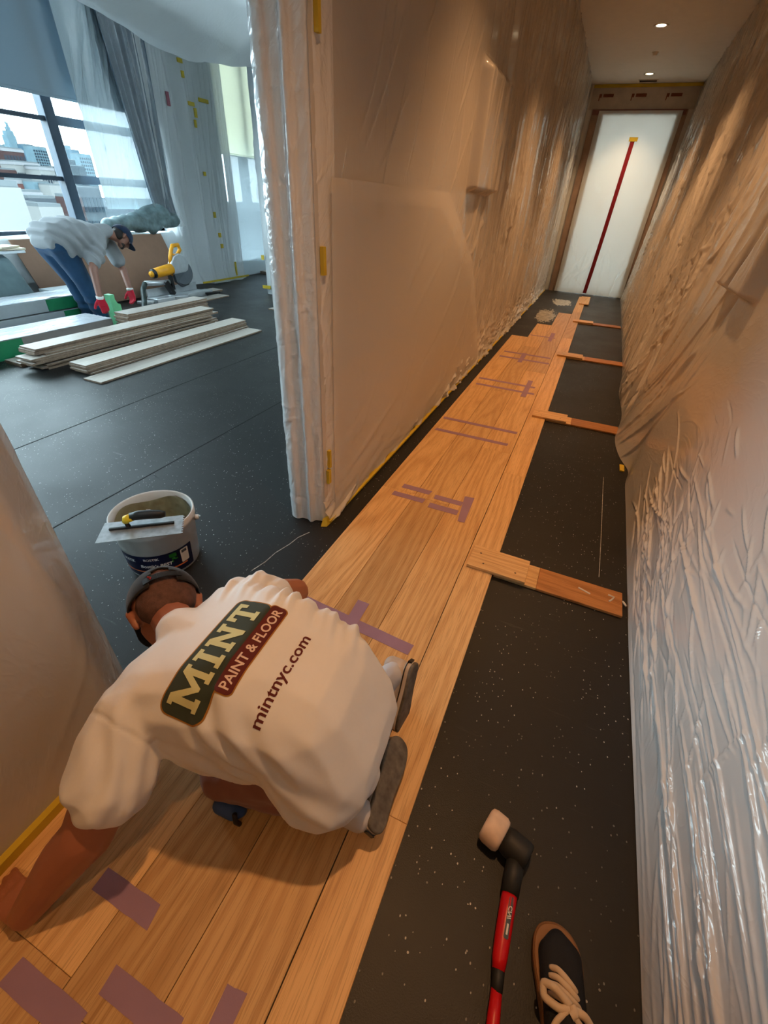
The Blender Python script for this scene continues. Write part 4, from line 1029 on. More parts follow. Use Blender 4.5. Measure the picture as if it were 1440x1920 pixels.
person1 = empty('person', (-.45, .55, 0)); tag(person1, 'kneeling person in a printed white t-shirt and black cap, bent over the planks', 'person')
_T1 = Matrix.Translation((-.45, .55, 0)).inverted()
def own(o, p):
    o.parent = p; o.matrix_parent_inverse = Matrix.Translation(p.location).inverted(); return o
class Holder:      # collects children created under a temporary parent
    pass
def adopt(p, before):
    for o in list(COL.objects):
        if o.name not in before and o.parent is None and o is not p and 'category' not in o: own(o, p)

_before = set(o.name for o in COL.objects)
hc = (-.925, .585, .45); hU = (-.80, .52, .12); hF = (-.10, -.10, -1.0)
hg, hP, hR, hUv, hFv = head_groups(hc, hU, hF, 1.06)
SL = (-.745, .305, .455); SR = (-.705, .735, .455)
EL = (-.740, .105, .255); WL = (-.845, -.052, .060)
ER = (-.69, .915, .330); WR = (-.88, .95, .12)
KL = (-.615, .392, .083); AL = (-.265, .460, .10); KR = (-.62, .735, .083); AR = (-.30, .83, .13)
HPL = (-.36, .50, .24); HPR = (-.345, .67, .24)
body = hg + [[sph((-.80, .525, .485), .058), sph(hP(0, -.05, -.03), .056)], [sph((-.72, .515, .45), .09), sph((-.80, .525, .485), .055)],
     [sph((-.72, .42, .45), .08), sph((-.72, .62, .45), .08), sph((-.54, .50, .45), .11), sph((-.54, .60, .45), .11)], [sph((-.54, .50, .45), .11), sph((-.54, .60, .45), .11), sph((-.34, .52, .27), .10), sph((-.34, .65, .27), .10)]]
body += chain([sph(SL, .07), sph(EL, .060)]) + chain([sph(EL, .060), sph(vadd(EL, (-.045, -.055, -.07)), .056), sph(WL, .035)])
body += chain([sph(SR, .068), sph(ER, .050)]) + chain([sph(ER, .050), sph(WR, .031)])
body += chain([sph(HPL, .075), sph(KL, .055), sph(AL, .04)]) + chain([sph(HPR, .075), sph(KR, .055), sph(AR, .04)])
body += hand(WL, (-.80, .05, -.22), (-.1, -.1, 1), 1, .12) + hand(WR, (-.9, .1, -.1), (0, 0, 1), -1, .15)
blob('body', body, .0055, 2, M['skin1'])
for s in (-1, 1):
    e = hP(s*.032, .012, .078); MB().lathe([(0, -.012), (.009, -.008), (.012, 0), (.009, .008), (0, .012)], 12, tuple(e)).build('eye', M['eye'], smooth=True)
blob('hair', [[sph(hP(.012, .035, -.03), .080), sph(hP(-.012, .035, -.03), .080)], [sph(hP(.025, -.01, -.045), .058), sph(hP(-.025, -.01, -.045), .058), sph(hP(0, .03, -.04), .08)]], .006, 2, M['hair_fade'])
cap(None, hc, hU, hF, M['capcloth'], k=1.10, mark=simple('red_emblem', srgb(150, 30, 30), .6))

# pants
pants = [[sph((-.37, .50, .26), .115), sph((-.36, .63, .26), .115), sph((-.42, .50, .33), .12), sph((-.42, .63, .33), .12)]]
pants += chain([sph((-.37, .48, .22), .115), sph((-.50, .43, .15), .095), sph(KL, .078)]) + chain([sph(KL, .076), sph((-.45, .43, .085), .075), sph(vadd(AL, (-.03, 0, 0)), .058)])
pants += chain([sph((-.39, .66, .20), .10), sph((-.50, .72, .15), .095), sph(KR, .078)]) + chain([sph(KR, .076), sph((-.45, .79, .085), .075), sph(vadd(AR, (-.02, 0, 0)), .058)])
blob('trousers', pants, .009, 4, M['pants'], None, lambda c, n: .004*nz3(c, 40, 5) + .003*nz3(c*[1, .4, 1], 110, 6))
kp = blob('knee_pad', [[sph((-.585, .325, .045), .022), sph((-.545, .330, .030), .022), sph((-.60, .35, .02), .018), sph((-.53, .345, .022), .018)]], .005, 2, simple('blue_knee_pad', srgb(52, 84, 140), .6))
MB().tube([(-.525, .320, .066), (-.520, .312, .040), (-.515, .318, .014)], .007, 8).build('strap', M['black'], kp, smooth=True)
# socks / shoes
smats = {'sole': simple('dirty_grey_rubber', srgb(110, 104, 96), .8, var=.45, vscale=30), 'mid': simple('off_white_rubber', srgb(206, 192, 178), .6, var=.15), 'stripe': M['black'], 'upper': simple('worn_white_leather', srgb(190, 176, 164), .6, var=.3, vscale=14)}
shoe(None, (-.142, .432, .110), (-.10, .95, -.08), (.62, -.05, .75), 1, smats)
shoe(None, (-.205, .905, .215), (.04, -.45, -.80), (.84, .10, .45), 1, smats, length=.255)
for s_, a_ in ((AL, (-.20, .455, .10)), (AR, (-.27, .87, .165))):
    blob('sock', [[sph(s_, .050), sph(a_, .044)]], .006, 2, simple('grey_sock', srgb(196, 196, 202), .8))

# shirt
def shirt_disp(c, n):
    x, y, z = c[:, 0], c[:, 1], c[:, 2]
    h = .0035*nz3(c, 16, 7) + .0012*nz3(c, 70, 8)
    # pulled folds along the far side, running from the far flank over the back
    m = np.clip((y-.60)/.12, 0, 1)*np.clip((.86-y)/.05, 0, 1)*np.clip((z-.36)/.1, 0, 1)*np.clip((-.28-x)/.1, 0, 1)
    ph = (x*.97 + (y-.7)*.35)
    h += .0105*m*(np.sin(ph*120 + 2.2*np.sin(x*23+y*9)) + .5*np.sin(ph*205 + 1.5))*.7
    # folds on the near shoulder
    m2 = np.clip((.40-y)/.08, 0, 1)*np.clip((-.60-x)/.08, 0, 1)*np.clip((z-.30)/.06, 0, 1)
    h += .005*m2*np.sin((x*.5+y*.6-z*.6)*110 + 1.5*np.sin(y*30))
    # sag creases at the near flank
    m3 = np.clip((.40-y)/.08, 0, 1)*np.clip((x+.60)/.08, 0, 1)
    h += .006*m3*np.sin((x*1.0+z*.9)*75 + 2*np.sin(x*14))
    # sleeve seam on the near arm
    sd = (y-.262) + .35*(x+.72)*0 + .25*(z-.46)
    h -= .003*np.exp(-(sd/.004)**2)*np.clip((-.56-x)/.05, 0, 1)
    # side hem edge
    return h
PL = lambda p, w, r: [sph((p[0]+.02*w/.1, p[1]-w, p[2]), r), sph((p[0]-.0*w, p[1]+w, p[2]), r)]
P0 = (-.335, .560, .260); P1 = (-.41, .555, .42); P2 = (-.55, .53, .475); P3 = (-.715, .515, .465)
shirt = [PL(P0, .095, .150) + PL(P1, .085, .140), PL(P1, .085, .140) + PL(P2, .085, .150), PL(P2, .085, .150) + [sph((-.73, .36, .465), .10), sph((-.71, .67, .465), .10)],
         [sph(P3, .105), sph((-.79, .522, .490), .072)], [sph((-.73, .36, .465), .10), sph(SL, .088)], [sph((-.71, .67, .465), .10), sph(SR, .088)],
         [sph((-.66, .385, .40), .115), sph((-.60, .40, .38), .125), sph((-.58, .43, .36), .12), sph((-.58, .62, .36), .12), sph((-.38, .50, .30), .14), sph((-.38, .66, .30), .14)],
         [sph((-.34, .475, .215), .105), sph((-.24, .50, .225), .075), sph((-.38, .50, .30), .14)]]
shirt += chain([sph(SL, .094), sph((-.735, .235, .395), .098), sph((-.728, .195, .355), .102)]) + chain([sph(SR, .090), sph((-.70, .79, .405), .085)])
shirt_o = blob('shirt', shirt, .007, 5, M['shirt'], None, shirt_disp)

# printed logo on the back
me = shirt_o.data
bvh = BVHTree.FromPolygons([v.co.copy() for v in me.vertices], [tuple(p.vertices) for p in me.polygons])
LO = Vector((-.565, .275, 0)); LU = Vector((-.055, 1, 0)).normalized(); LV = Vector((-1, -.055, 0)).normalized(); LN = Vector((.10, -.28, 1)).normalized()
def to_back(u, v, off):
    u = .352 - .89*(.372-u)
    o = LO + LU*u + LV*v + Vector((0, 0, .60)) + LN*.5
    loc, nr, i, d = bvh.ray_cast(o, -LN)
    if loc is None: return Vector((LO + LU*u + LV*v + Vector((0, 0, .5))))
    if nr.dot(LN) < 0: nr = -nr
    return loc + nr*off
def decal(name, verts2, faces, off, mat, parent='shirt', fn=to_back, step=.007):
    if parent == 'shirt': parent = shirt_o
    bm = bmesh.new(); vs = [bm.verts.new((x, y, 0)) for x, y in verts2]
    for f in faces:
        try: bm.faces.new([vs[i] for i in f])
        except ValueError: pass
    xs = [p[0] for p in verts2]; ys = [p[1] for p in verts2]
    for k in range(int((max(xs)-min(xs))/step)):
        bmesh.ops.bisect_plane(bm, geom=bm.verts[:]+bm.edges[:]+bm.faces[:], plane_co=(min(xs)+(k+1)*step, 0, 0), plane_no=(1, 0, 0))
    for k in range(int((max(ys)-min(ys))/step)):
        bmesh.ops.bisect_plane(bm, geom=bm.verts[:]+bm.edges[:]+bm.faces[:], plane_co=(0, min(ys)+(k+1)*step, 0), plane_no=(0, 1, 0))
    bmesh.ops.triangulate(bm, faces=bm.faces[:])
    for v in bm.verts: v.co = fn(v.co.x, v.co.y, off)
    m = bpy.data.meshes.new(name); bm.to_mesh(m); bm.free()
    m.polygons.foreach_set('use_smooth', [True]*len(m.polygons))
    return link(name, m, mat, parent)
def rrect(x0, x1, y0, y1, r, n=8):
    pts = []
    for cx, cy, a0 in ((x1-r, y1-r, 0), (x0+r, y1-r, 90), (x0+r, y0+r, 180), (x1-r, y0+r, 270)):
        for k in range(n+1):
            a = math.radians(a0 + 90*k/n); pts.append((cx+r*math.cos(a), cy+r*math.sin(a)))
    return pts
def poly(pts): return pts, [tuple(range(len(pts)))]
def text2d(s, size, font_shear=0.0, bold=0.0):
    c = bpy.data.curves.new('t', 'FONT'); c.body = s; c.size = size; c.shear = font_shear; c.offset = bold; c.resolution_u = 3
    o = bpy.data.objects.new('t', c); COL.objects.link(o); dg = bpy.context.evaluated_depsgraph_get(); dg.update()
    m = bpy.data.meshes.new_from_object(o.evaluated_get(dg)); vs = [(v.co.x, v.co.y) for v in m.vertices]; fs = [tuple(p.vertices) for p in m.polygons]
    bpy.data.objects.remove(o); bpy.data.meshes.remove(m); bpy.data.curves.remove(c); return vs, fs
def fit(vs, x0, x1, y0, y1):
    a = min(p[0] for p in vs); b = max(p[0] for p in vs); c = min(p[1] for p in vs); d = max(p[1] for p in vs)
    return [(x0+(p[0]-a)/(b-a)*(x1-x0), y0+(p[1]-c)/(d-c)*(y1-y0)) for p in vs]
SLAB = {   # slab letters in a unit box: lists of polygons
 'M': (1.35, [[(0,0),(.42,0),(.42,.16),(.32,.16),(.32,.62),(.62,.16),(.73,.16),(1.03,.62),(1.03,.16),(.93,.16),(.93,0),(1.35,0),(1.35,.16),(1.25,.16),(1.25,.84),(1.35,.84),(1.35,1),(1.04,1),(.675,.45),(.31,1),(0,1),(0,.84),(.10,.84),(.10,.16),(0,.16)]]),
 'I': (.50, [[(0,0),(.5,0),(.5,.16),(.37,.16),(.37,.84),(.5,.84),(.5,1),(0,1),(0,.84),(.13,.84),(.13,.16),(0,.16)]]),
 'N': (1.1, [[(0,0),(.42,0),(.42,.16),(.32,.16),(.32,.60),(.82,0),(1.0,0),(1.0,.84),(1.1,.84),(1.1,1),(.68,1),(.68,.84),(.78,.84),(.78,.42),(.31,1),(0,1),(0,.84),(.10,.84),(.10,.16),(0,.16)]]),
 'T': (.95, [[(.25,0),(.70,0),(.70,.16),(.59,.16),(.59,.82),(.76,.82),(.79,.62),(.95,.62),(.95,1),(0,1),(0,.62),(.16,.62),(.19,.82),(.36,.82),(.36,.16),(.25,.16)]])}
M['pg'] = cloth('print_green', srgb(58, 66, 54)); M['pgold'] = cloth('print_gold', srgb(168, 118, 52)); M['pcream'] = cloth('print_cream', srgb(206, 204, 150)); M['pbrown'] = cloth('print_maroon', srgb(98, 44, 42)); M['pwhite'] = cloth('print_white', srgb(226, 200, 186))
decal('logo_border', *poly(rrect(-.004, .369, -.049, .069, .026)), .0012, M['pgold'])
decal('logo_border', *poly(rrect(.081, .375, -.085, -.038, .016)), .0013, M['pgold'])
decal('logo_panel', *poly(rrect(0, .365, -.045, .065, .023)), .0020, M['pg'])
decal('logo_panel', *poly(rrect(.084, .372, -.082, -.041, .014)), .0026, M['pbrown'])
x = .022
for ch in 'MINT':
    w_, ps = SLAB[ch]; sx = .0745; sy = .078
    for pl in ps:
        decal('logo_letter', *poly([(x+p[0]*sx, -.026+p[1]*sy) for p in pl]), .0032, M['pcream'])
    x += w_*sx + .012
vs, fs = text2d('PAINT & FLOOR', .03, 0, .0006); decal('logo_lettering', fit(vs, .096, .360, -.0735, -.050), fs, .0038, M['pwhite'])
vs, fs = text2d('mintnyc.com', .03, 0, .0005); decal('web_lettering', fit(vs, .050, .325, -.176, -.143), fs, .0012, M['pbrown'])
adopt(person1, _before)

# ================================================================== BENDING WORKER
person2 = empty('person', (-5.65, 4.1, 0)); tag(person2, 'person in a grey t-shirt, jeans and red gloves bending over the plank stacks', 'person')
_before = set(o.name for o in COL.objects)
h2 = (-5.56, 4.575, .965); u2 = (.05, .80, .52); f2 = (.28, .45, -.85)
g2h, P2h, R2h, U2h, F2h = head_groups(h2, u2, f2, 1.06)
NS = (-5.44, 4.13, .97); FS = (-5.80, 4.50, .96)
NE = (-5.36, 3.92, .68); NW = (-5.27, 3.83, .40)
FE = (-5.74, 4.62, .58); FW = (-5.60, 4.53, .37)
HN = (-5.66, 3.80, .93); HF = (-5.86, 3.80, .93)
KN = (-5.66, 3.96, .53); KF = (-5.86, 3.97, .53); AN = (-5.68, 4.10, .09); AF = (-5.82, 4.04, .09)
b2 = g2h + [[sph((-5.59, 4.37, 1.03), .06), sph(P2h(0, -.04, -.02), .058)], [sph((-5.48, 4.15, .98), .10), sph((-5.76, 4.42, .98), .10), sph((-5.6, 3.9, 1.0), .13), sph((-5.75, 3.9, 1.0), .13)], [sph(HN, .12), sph(HF, .12), sph((-5.6, 3.95, 1.0), .13), sph((-5.75, 3.95, 1.0), .13)]]
b2 += chain([sph(NS, .06), sph(NE, .048), sph(NW, .034)]) + chain([sph(FS, .06), sph(FE, .046), sph(FW, .034)])
b2 += chain([sph(HN, .08), sph(KN, .055), sph(AN, .04)]) + chain([sph(HF, .08), sph(KF, .055), sph(AF, .04)])
nh = hand(NW, (.10, .12, -.9), (.8, -.4, .1), 1, .28, 1.08); fh = hand(FW, (.25, -.15, -.9), (-.2, .9, .1), -1, .28, 1.08)
blob('body', b2 + nh + fh, .010, 2, M['skin2'])
M['glove'] = cloth('red_glove_knit', srgb(180, 34, 52)); M['glove_cuff'] = cloth('white_cuff', (.7, .7, .68))
def fat(gs, d): return [[(x, y, z, r+d) for (x, y, z, r) in g] for g in gs]
blob('glove', fat(nh, .005), .006, 1, M['glove']); blob('glove', fat(fh, .005), .006, 1, M['glove'])
for w_, d_ in ((NW, (0.02, 0.0, .16)), (FW, (-.03, .02, .16))):
    MB().tube([vadd(w_, d_, -.05), vadd(w_, d_, .12)], [.040, .041], 16).build('glove_cuff', M['glove_cuff'], smooth=True)
blob('hair', [[sph(P2h(.012, .03, -.035), .084), sph(P2h(-.012, .03, -.035), .084)], [sph(P2h(.03, -.03, -.045), .062), sph(P2h(-.03, -.03, -.045), .062)]], .009, 2, M['hair'])
blob('beard', [[sph(P2h(0, -.095, .066), .022), sph(P2h(.03, -.07, .045), .028), sph(P2h(-.03, -.07, .045), .028)]], .007, 2, M['hair'])
for s in (-1, 1):
    e = P2h(s*.034, .012, .085); MB().lathe([(0, -.012), (.009, -.008), (.012, 0), (.009, .008), (0, .012)], 12, tuple(e)).build('eye', M['eye'], smooth=True)
cap(None, h2, u2, f2, M['cap2'], k=1.10, strap=False)
sh2 = [[sph((-5.47, 4.12, .99), .115), sph((-5.77, 4.42, .97), .115), sph((-5.53, 3.90, 1.0), .17), sph((-5.76, 3.98, 1.0), .17)], [sph((-5.53, 3.90, 1.0), .17), sph((-5.76, 3.98, 1.0), .17), sph((-5.62, 3.79, .98), .16), sph((-5.82, 3.79, .98), .16)],
       [sph((-5.48, 4.02, .90), .10), sph((-5.68, 4.12, .90), .10), sph((-5.56, 3.86, .90), .12), sph((-5.76, 3.90, .90), .12)], [sph((-5.59, 4.30, 1.02), .09), sph((-5.585, 4.40, 1.03), .078)]]
sh2 += chain([sph(NS, .105), sph((-5.41, 4.03, .83), .105), sph((-5.395, 3.99, .78), .105)]) + chain([sph(FS, .10), sph((-5.775, 4.56, .78), .095), sph((-5.76, 4.585, .70), .095)])
def sh2d(c, n):
    ph = c[:, 1]*1.0 + c[:, 2]*.45
    return (.008*nz3(c, 20, 11)) + .014*np.sin(ph*52 + 2.4*np.sin(c[:, 2]*13 + c[:, 1]*5))*np.clip((4.3-c[:, 1])/.25, 0, 1)
blob('shirt', sh2, .012, 3, M['shirt2'], None, sh2d)
jn = [[sph((-5.63, 3.80, .93), .155), sph((-5.84, 3.80, .93), .155)]]
jn += chain([sph((-5.64, 3.82, .88), .145), sph(KN, .098), sph((-5.68, 4.06, .20), .085), sph((-5.68, 4.08, .10), .085)]) + chain([sph((-5.85, 3.82, .88), .145), sph(KF, .098), sph((-5.83, 4.02, .20), .085), sph((-5.83, 4.03, .10), .085)])
blob('jeans', jn, .014, 4, M['jeans'], None, lambda c, n: .006*nz3(c, 30, 12) + .006*np.sin(c[:, 2]*70 + 2*nz3(c, 12, 13))*np.clip((.45-c[:, 2])/.2, 0, 1))
bm_ = {'sole': M['black'], 'mid': M['darkgrey'], 'stripe': M['black'], 'upper': simple('dark_work_boot', srgb(50, 56, 66), .6)}
shoe(None, (-5.67, 4.02, .001), (.1, 1, 0), (0, 0, -1), 1, bm_); shoe(None, (-5.83, 3.97, .001), (.0, 1, 0), (0, 0, -1), 1, bm_)
adopt(person2, _before)

# ================================================================== BUCKET AND TROWEL
M['bucket'] = simple('white_bucket_plastic', (.66, .68, .68), .4, var=.08); M['label_navy'] = simple('navy_label', srgb(16, 26, 62), .35, var=.08); M['orange'] = simple('orange_print', srgb(220, 120, 70), .5)
M['lgreen'] = simple('green_print', srgb(40, 130, 44), .5); M['paper'] = simple('white_print', (.72, .72, .70), .5); M['glue'] = simple('beige_adhesive', srgb(150, 146, 118), .4, var=.3, vscale=12, bump=.5, bscale=18)
bc = (-1.585, 1.09); bk = empty('bucket', (*bc, 0)); tag(bk, 'white plastic adhesive bucket with a navy label on the underlay', 'bucket')
def brad(z): return .158 + .020*z/.28
MB().lathe([(.150, .004), (.158, .010), (brad(.24), .24), (brad(.245)+.006, .245), (brad(.25)+.006, .262), (.180, .266), (.1815, .280), (.177, .284), (.173, .278), (brad(.24)-.006, .24), (.152, .02), (.0, .02)], 64).build('bucket_shell', M['bucket'], bk, smooth=True)
nu, nv = 24, 64
vs = []; fs = []
for i in range(nu+1):
    for j in range(nv):
        a = 2*math.pi*j/nv; t_ = i/nu
        if t_ < .5: r_ = .157*t_/.5; z_ = .10 + .02*math.sin(a*3+t_*5) + .012*math.sin(a*5-t_*9)
        else: q = (t_-.5)/.5; r_ = .157 + .008*q; z_ = .10 + q*(.15+.012*math.sin(a*4+1)) + (1-q)*.02*math.sin(a*3+2.5); r_ -= .004*math.sin(a*9)*q*(1-q)*4
        vs.append((r_*math.cos(a), r_*math.sin(a), z_))
for i in range(nu):
    for j in range(nv): fs.append((i*nv+j, i*nv+(j+1) % nv, (i+1)*nv+(j+1) % nv, (i+1)*nv+j))
MB().add(vs, fs).build('adhesive', M['glue'], bk, smooth=True)
A0 = math.radians(-34.5)
def to_bucket(u, v, off):
    r_ = brad(v)+off; a = A0 + u/.165
    return Vector((r_*math.cos(a), r_*math.sin(a), v))
lb_ = decal('bucket_label', *poly(rrect(-.24, .125, .022, .150, .004)), .0010, M['label_navy'], bk, to_bucket, .012)
decal('label_stripe', *poly(rrect(-.24, .09, .050, .058, .003)), .0016, M['orange'], lb_, to_bucket, .012)
decal('label_panel', *poly(rrect(.062, .102, .062, .140, .006)), .0016, M['paper'], lb_, to_bucket, .012)
decal('label_print', *poly(rrect(.068, .094, .118, .134, .002)), .0021, M['darkgrey'], lb_, to_bucket, .012)
for (a, b, c_, d) in ((.012, .044, .118, .140), (.020, .036, .104, .116), (.032, .048, .100, .108), (.016, .026, .088, .100)): decal('label_leaf', *poly(rrect(a, b, c_, d, .004)), .0016, M['lgreen'], lb_, to_bucket, .012)
vs, fs = text2d('BOSTIK', .02, 0, .0005); decal('label_lettering', fit(vs, -.095, -.030, .121, .135), fs, .0016, M['paper'], lb_, to_bucket, .012)
vs, fs = text2d("Bostik's BEST", .02, .15, .0006); decal('label_lettering', fit(vs, -.118, .022, .078, .098), fs, .0016, M['paper'], lb_, to_bucket, .012)
vs, fs = text2d('BOSTIK', .02, 0, .0005); decal('label_lettering', fit(vs, -.20, -.135, .110, .128), fs, .0016, M['paper'], lb_, to_bucket, .012)
for a_ in (math.radians(38), math.radians(218)):
    d_ = Vector((math.cos(a_), math.sin(a_), 0)); p_ = d_*.178 + Vector((0, 0, .225))
    MB().tube([p_, p_ + d_*.016], [.014, .012], 14).build('handle_lug', M['bucket'], bk, smooth=True)
arc = []
for k in range(21):
    q = k/20*math.pi; e = Vector((math.cos(math.radians(38)), math.sin(math.radians(38)), 0)); s_ = Vector((-e.y, e.x, 0))
    arc.append(e*.197*math.cos(q) + s_*.205*math.sin(q) + Vector((0, 0, .225 - .12*math.sin(q))))
MB().tube(arc, .0022, 8).build('wire_handle', M['alu'], bk, smooth=True)

M['steelblade'] = simple('scuffed_steel', (.50, .52, .54), .35, .6, var=.3, vscale=25)
q = [Vector((-1.601, .816)), Vector((-1.683, .930)), Vector((-1.431, 1.129)), Vector((-1.343, 1.025))]
tw = empty('notched_trowel', (-1.555, .985, .285)); tag(tw, 'steel flooring trowel with a yellow and black handle resting on the bucket rim', 'trowel')
o2 = Vector((-1.555, .985))
def L3(p, z): return (p.x-o2.x, p.y-o2.y, z)
n_ = 22; vs = []; fs = []
top_e = [q[1].lerp(q[2], k/n_) for k in range(n_+1)]; bot_e = [q[0].lerp(q[3], k/n_) for k in range(n_+1)]
mb = MB()
mb.hexa([L3(q[0], .0), L3(q[3], .0), L3(q[2], .0), L3(q[1], .0), L3(q[0], .0016), L3(q[3], .0016), L3(q[2], .0016), L3(q[1], .0016)])
mb.build('blade', M['steelblade'], tw)
end_ = MB(); dn = (q[3]-q[0]).normalized()*.006
for k in range(8):
    p_ = q[3].lerp(q[2], (k+.1)/8); p2_ = q[3].lerp(q[2], (k+.6)/8)
    end_.hexa([L3(p_, 0), L3(p_+dn, 0), L3(p2_+dn, 0), L3(p2_, 0), L3(p_, .0016), L3(p_+dn, .0016), L3(p2_+dn, .0016), L3(p2_, .0016)])
end_.build('notch_teeth', M['steelblade'], tw)
ra, rb = q[0].lerp(q[1], .58), q[3].lerp(q[2], .58); a_ = ra.lerp(rb, .10); b_ = ra.lerp(rb, .90)
MB().bar(L3(a_, .007), L3(b_, .007), .014, .010).build('rib', M['black'], tw, bevel=.003)
pa = ra.lerp(rb, .34); pb = ra.lerp(rb, .40)
MB().tube([L3(pa, .010), L3(ra.lerp(rb, .33), .025), L3(ra.lerp(rb, .335), .040)], [.010, .009, .010], 12).build('handle_post', M['black'], tw, smooth=True)
MB().tube([L3(ra.lerp(rb, .325), .036), L3(ra.lerp(rb, .34), .050), L3(ra.lerp(rb, .42), .058)], [.014, .018, .018], 14).build('handle_collar', simple('bright_yellow', srgb(240, 206, 30), .45), tw, smooth=True)
MB().tube([L3(ra.lerp(rb, .40), .060), L3(ra.lerp(rb, .50), .064), L3(ra.lerp(rb, .64), .062), L3(ra.lerp(rb, .76), .058), L3(ra.lerp(rb, .82), .056)], [.017, .020, .020, .018, .013], 16).build('handle_grip', M['black'], tw, smooth=True)

# ================================================================== MALLET
ml = empty('mallet', (.22, .42, 0)); tag(ml, 'red handled rubber mallet with one white face lying on the black underlay', 'mallet')
o3 = Vector((.22, .42, 0))
def W3(x, y, z): return Vector((x, y, z)) - o3
ha = W3(.150, .605, .0485); hb = W3(.268, .570, .0485); hd_ = (hb-ha).normalized()
def hp(t): return ha + hd_*t
M['rubber_white'] = simple('pale_rubber', srgb(226, 200, 178), .6, var=.15, vscale=25); M['rubber_black'] = simple('black_rubber', (.016, .017, .018), .55); M['mred'] = simple('red_fibreglass', srgb(196, 18, 26), .35, var=.06)
MB().tube([hp(-.016), hp(-.012), hp(.0), hp(.030), hp(.040), hp(.043)], [.036, .044, .0475, .0475, .042, .034], 28).build('white_face', M['rubber_white'], ml, smooth=True)
MB().tube([hp(.042), hp(.046), hp(.060), hp(.105), hp(.115), hp(.118)], [.028, .034, .038, .038, .036, .031], 28).build('black_face', M['rubber_black'], ml, smooth=True)
ax = [W3(.232, .560, .046), W3(.232, .520, .036), W3(.232, .478, .033)]
MB().tube(ax, [.024, .024, .0225], 20).build('socket', M['rubber_black'], ml, smooth=True)
MB().tube([W3(.2315, .497, .034), W3(.231, .44, .031), W3(.2315, .395, .028), W3(.2325, .352, .025), W3(.234, .330, .023)], [.020, .020, .0195, .018, .015], 20).build('handle', M['mred'], ml, smooth=True)
MB().tube([W3(.233, .345, .0235), W3(.236, .315, .022), W3(.238, .292, .021)], [.0152, .0140, .0130], 18).build('grip_band', M['rubber_black'], ml, smooth=True)
MB().tube([W3(.237, .300, .021), W3(.240, .25, .020), W3(.246, .17, .019), W3(.250, .10, .018)], [.0128, .0145, .0165, .017], 18).build('grip', M['mred'], ml, smooth=True)
def to_mallet(u, v, off):      # u along the handle (towards the head), v across
    y = .385 + u; x = .2315 + v; zc = .0275 + (y-.385)*.05; r_ = .0202
    return W3(x, y, zc + math.sqrt(max(r_*r_ - v*v, 1e-8)) + off)
decal('handle_label', *poly(rrect(0, .085, -.006, .006, .004)), .0006, M['darkgrey'], ml, lambda u, v, o: to_mallet(u, v+.004, o), .006)
vs, fs = text2d('CNI', .02, .3, .0004); fv = fit(vs, 0, .028, -.005, .005); decal('handle_lettering', [(.066-p[0], -p[1]) for p in fv], fs, .0011, M['paper'], ml, lambda u, v, o: to_mallet(u, v+.004, o), .006)
decal('handle_lettering', *poly(rrect(.008, .030, -.002, .0025, .001)), .0011, M['paper'], ml, lambda u, v, o: to_mallet(u, v+.004, o), .006)

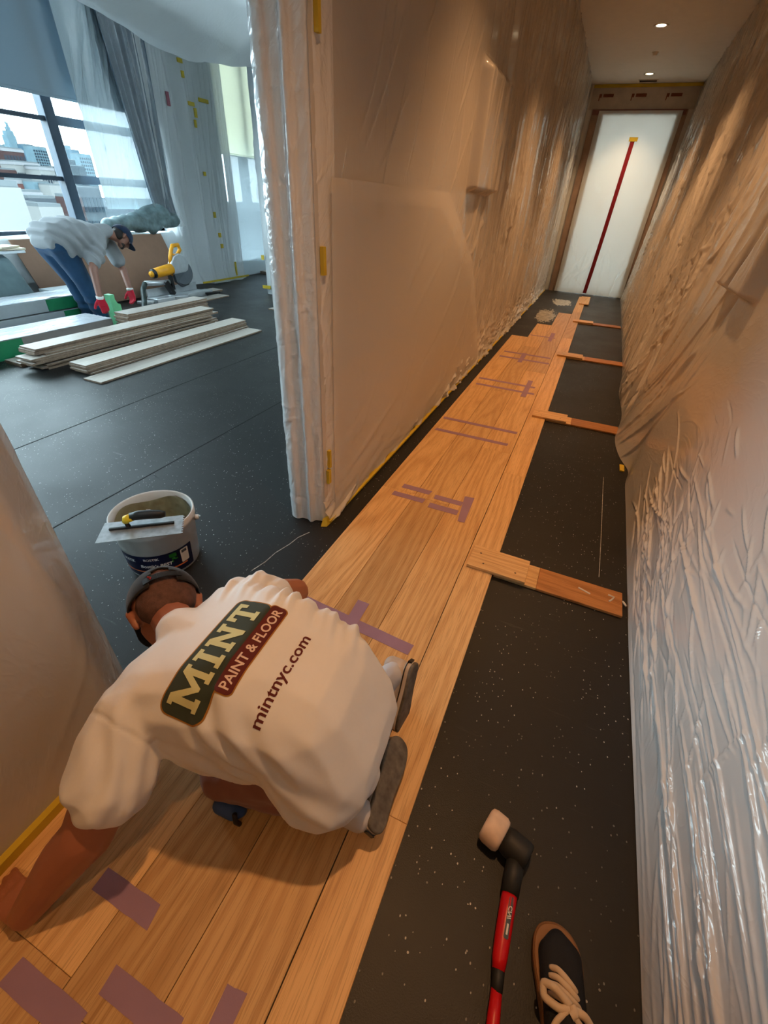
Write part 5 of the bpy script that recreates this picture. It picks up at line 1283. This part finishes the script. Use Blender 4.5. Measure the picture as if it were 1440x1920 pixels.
# ================================================================== PHOTOGRAPHER'S FOOT
person3 = empty('person', (.37, .25, 0)); tag(person3, 'foot of a standing person in a dark sneaker with cream laces and navy jeans', 'person')
_before = set(o.name for o in COL.objects)
nm_ = {'sole': simple('gum_sole', srgb(120, 84, 52), .6), 'mid': simple('gum_midsole', srgb(140, 98, 60), .55, var=.1), 'stripe': simple('gum_stripe', srgb(120, 82, 50), .6), 'upper': simple('black_navy_canvas', srgb(18, 20, 28), .8, bump=.3, bscale=300)}
SHOE3 = shoe(None, (.405, .182, .001), (-.20, 1, 0), (0, 0, -1), 1, nm_, length=.295, wide=1.22)
Tn = Vector((-.20, 1, 0)).normalized(); Sn = Vector((Tn.y, -Tn.x, 0)); hl = Vector((.405, .182, 0))
WS = lambda x, y, z: hl + Tn*x + Sn*y + Vector((0, 0, z))
M['lace'] = cloth('cream_lace', srgb(214, 190, 162), bscale=500, var=.15, bstr=.5)
def lace(pts, w=.010, t=.005):
    # flat woven strap along a path
    P_ = [Vector(p) for p in pts]
    fine = []
    for i in range(len(P_)-1):
        for k in range(6): fine.append(P_[i].lerp(P_[i+1], k/6))
    fine.append(P_[-1])
    for _ in range(3): fine = [fine[0]] + [(fine[i-1]+fine[i]*2+fine[i+1])/4 for i in range(1, len(fine)-1)] + [fine[-1]]
    mb = MB(); mb.tube(fine, w/2, 10); o = mb.build('lace', M['lace'], SHOE3, smooth=True); return o
for i, (x, wd, sk) in enumerate(((.196, .027, -.020), (.182, .030, -.018), (.168, .033, -.018), (.152, .035, -.016))):
    lace([WS(x+.006, -wd, .066), WS(x+.004, -wd*.6, .083), WS(x+sk*.4, 0, .088), WS(x+sk, wd*.6, .083), WS(x+sk-.004, wd, .066)], .0125)
lace([WS(0.144, 0, .098), WS(0.164, -.030, .105), WS(0.171, -.052, .088), WS(0.148, -.052, .082), WS(0.134, -.020, .095), WS(0.140, .0, .098)], .016)
lace([WS(0.140, 0, .098), WS(0.134, .030, .103), WS(0.112, .052, .088), WS(0.100, .044, .085), WS(0.122, .012, .098), WS(0.140, 0, .098)], .016)
lace([WS(0.142, .004, .100), WS(0.134, .008, .104), WS(0.128, .0, .100)], .018)
lace([WS(0.136, -.004, .098), WS(0.116, -.030, .092), WS(0.088, -.044, .070)], .012); lace([WS(0.132, .006, .098), WS(0.106, .022, .095), WS(0.076, .044, .070)], .012)
ank = WS(.055, 0, .09)
blob('body', [[sph(ank, .040), sph(WS(-.02, 0, .30), .048)], [sph(WS(-.02, 0, .30), .048), sph(WS(-.13, -.01, .50), .056)]], .010, 2, M['skin1'])
blob('jeans', [[sph(WS(.050, 0, .112), .050), sph(WS(.030, 0, .112), .054), sph(WS(-.02, 0, .28), .066)], [sph(WS(-.02, 0, .28), .066), sph(WS(-.13, -.01, .50), .075)]], .010, 3, M['navy'], None, lambda c, n: .004*nz3(c, 40, 15))
adopt(person3, _before)
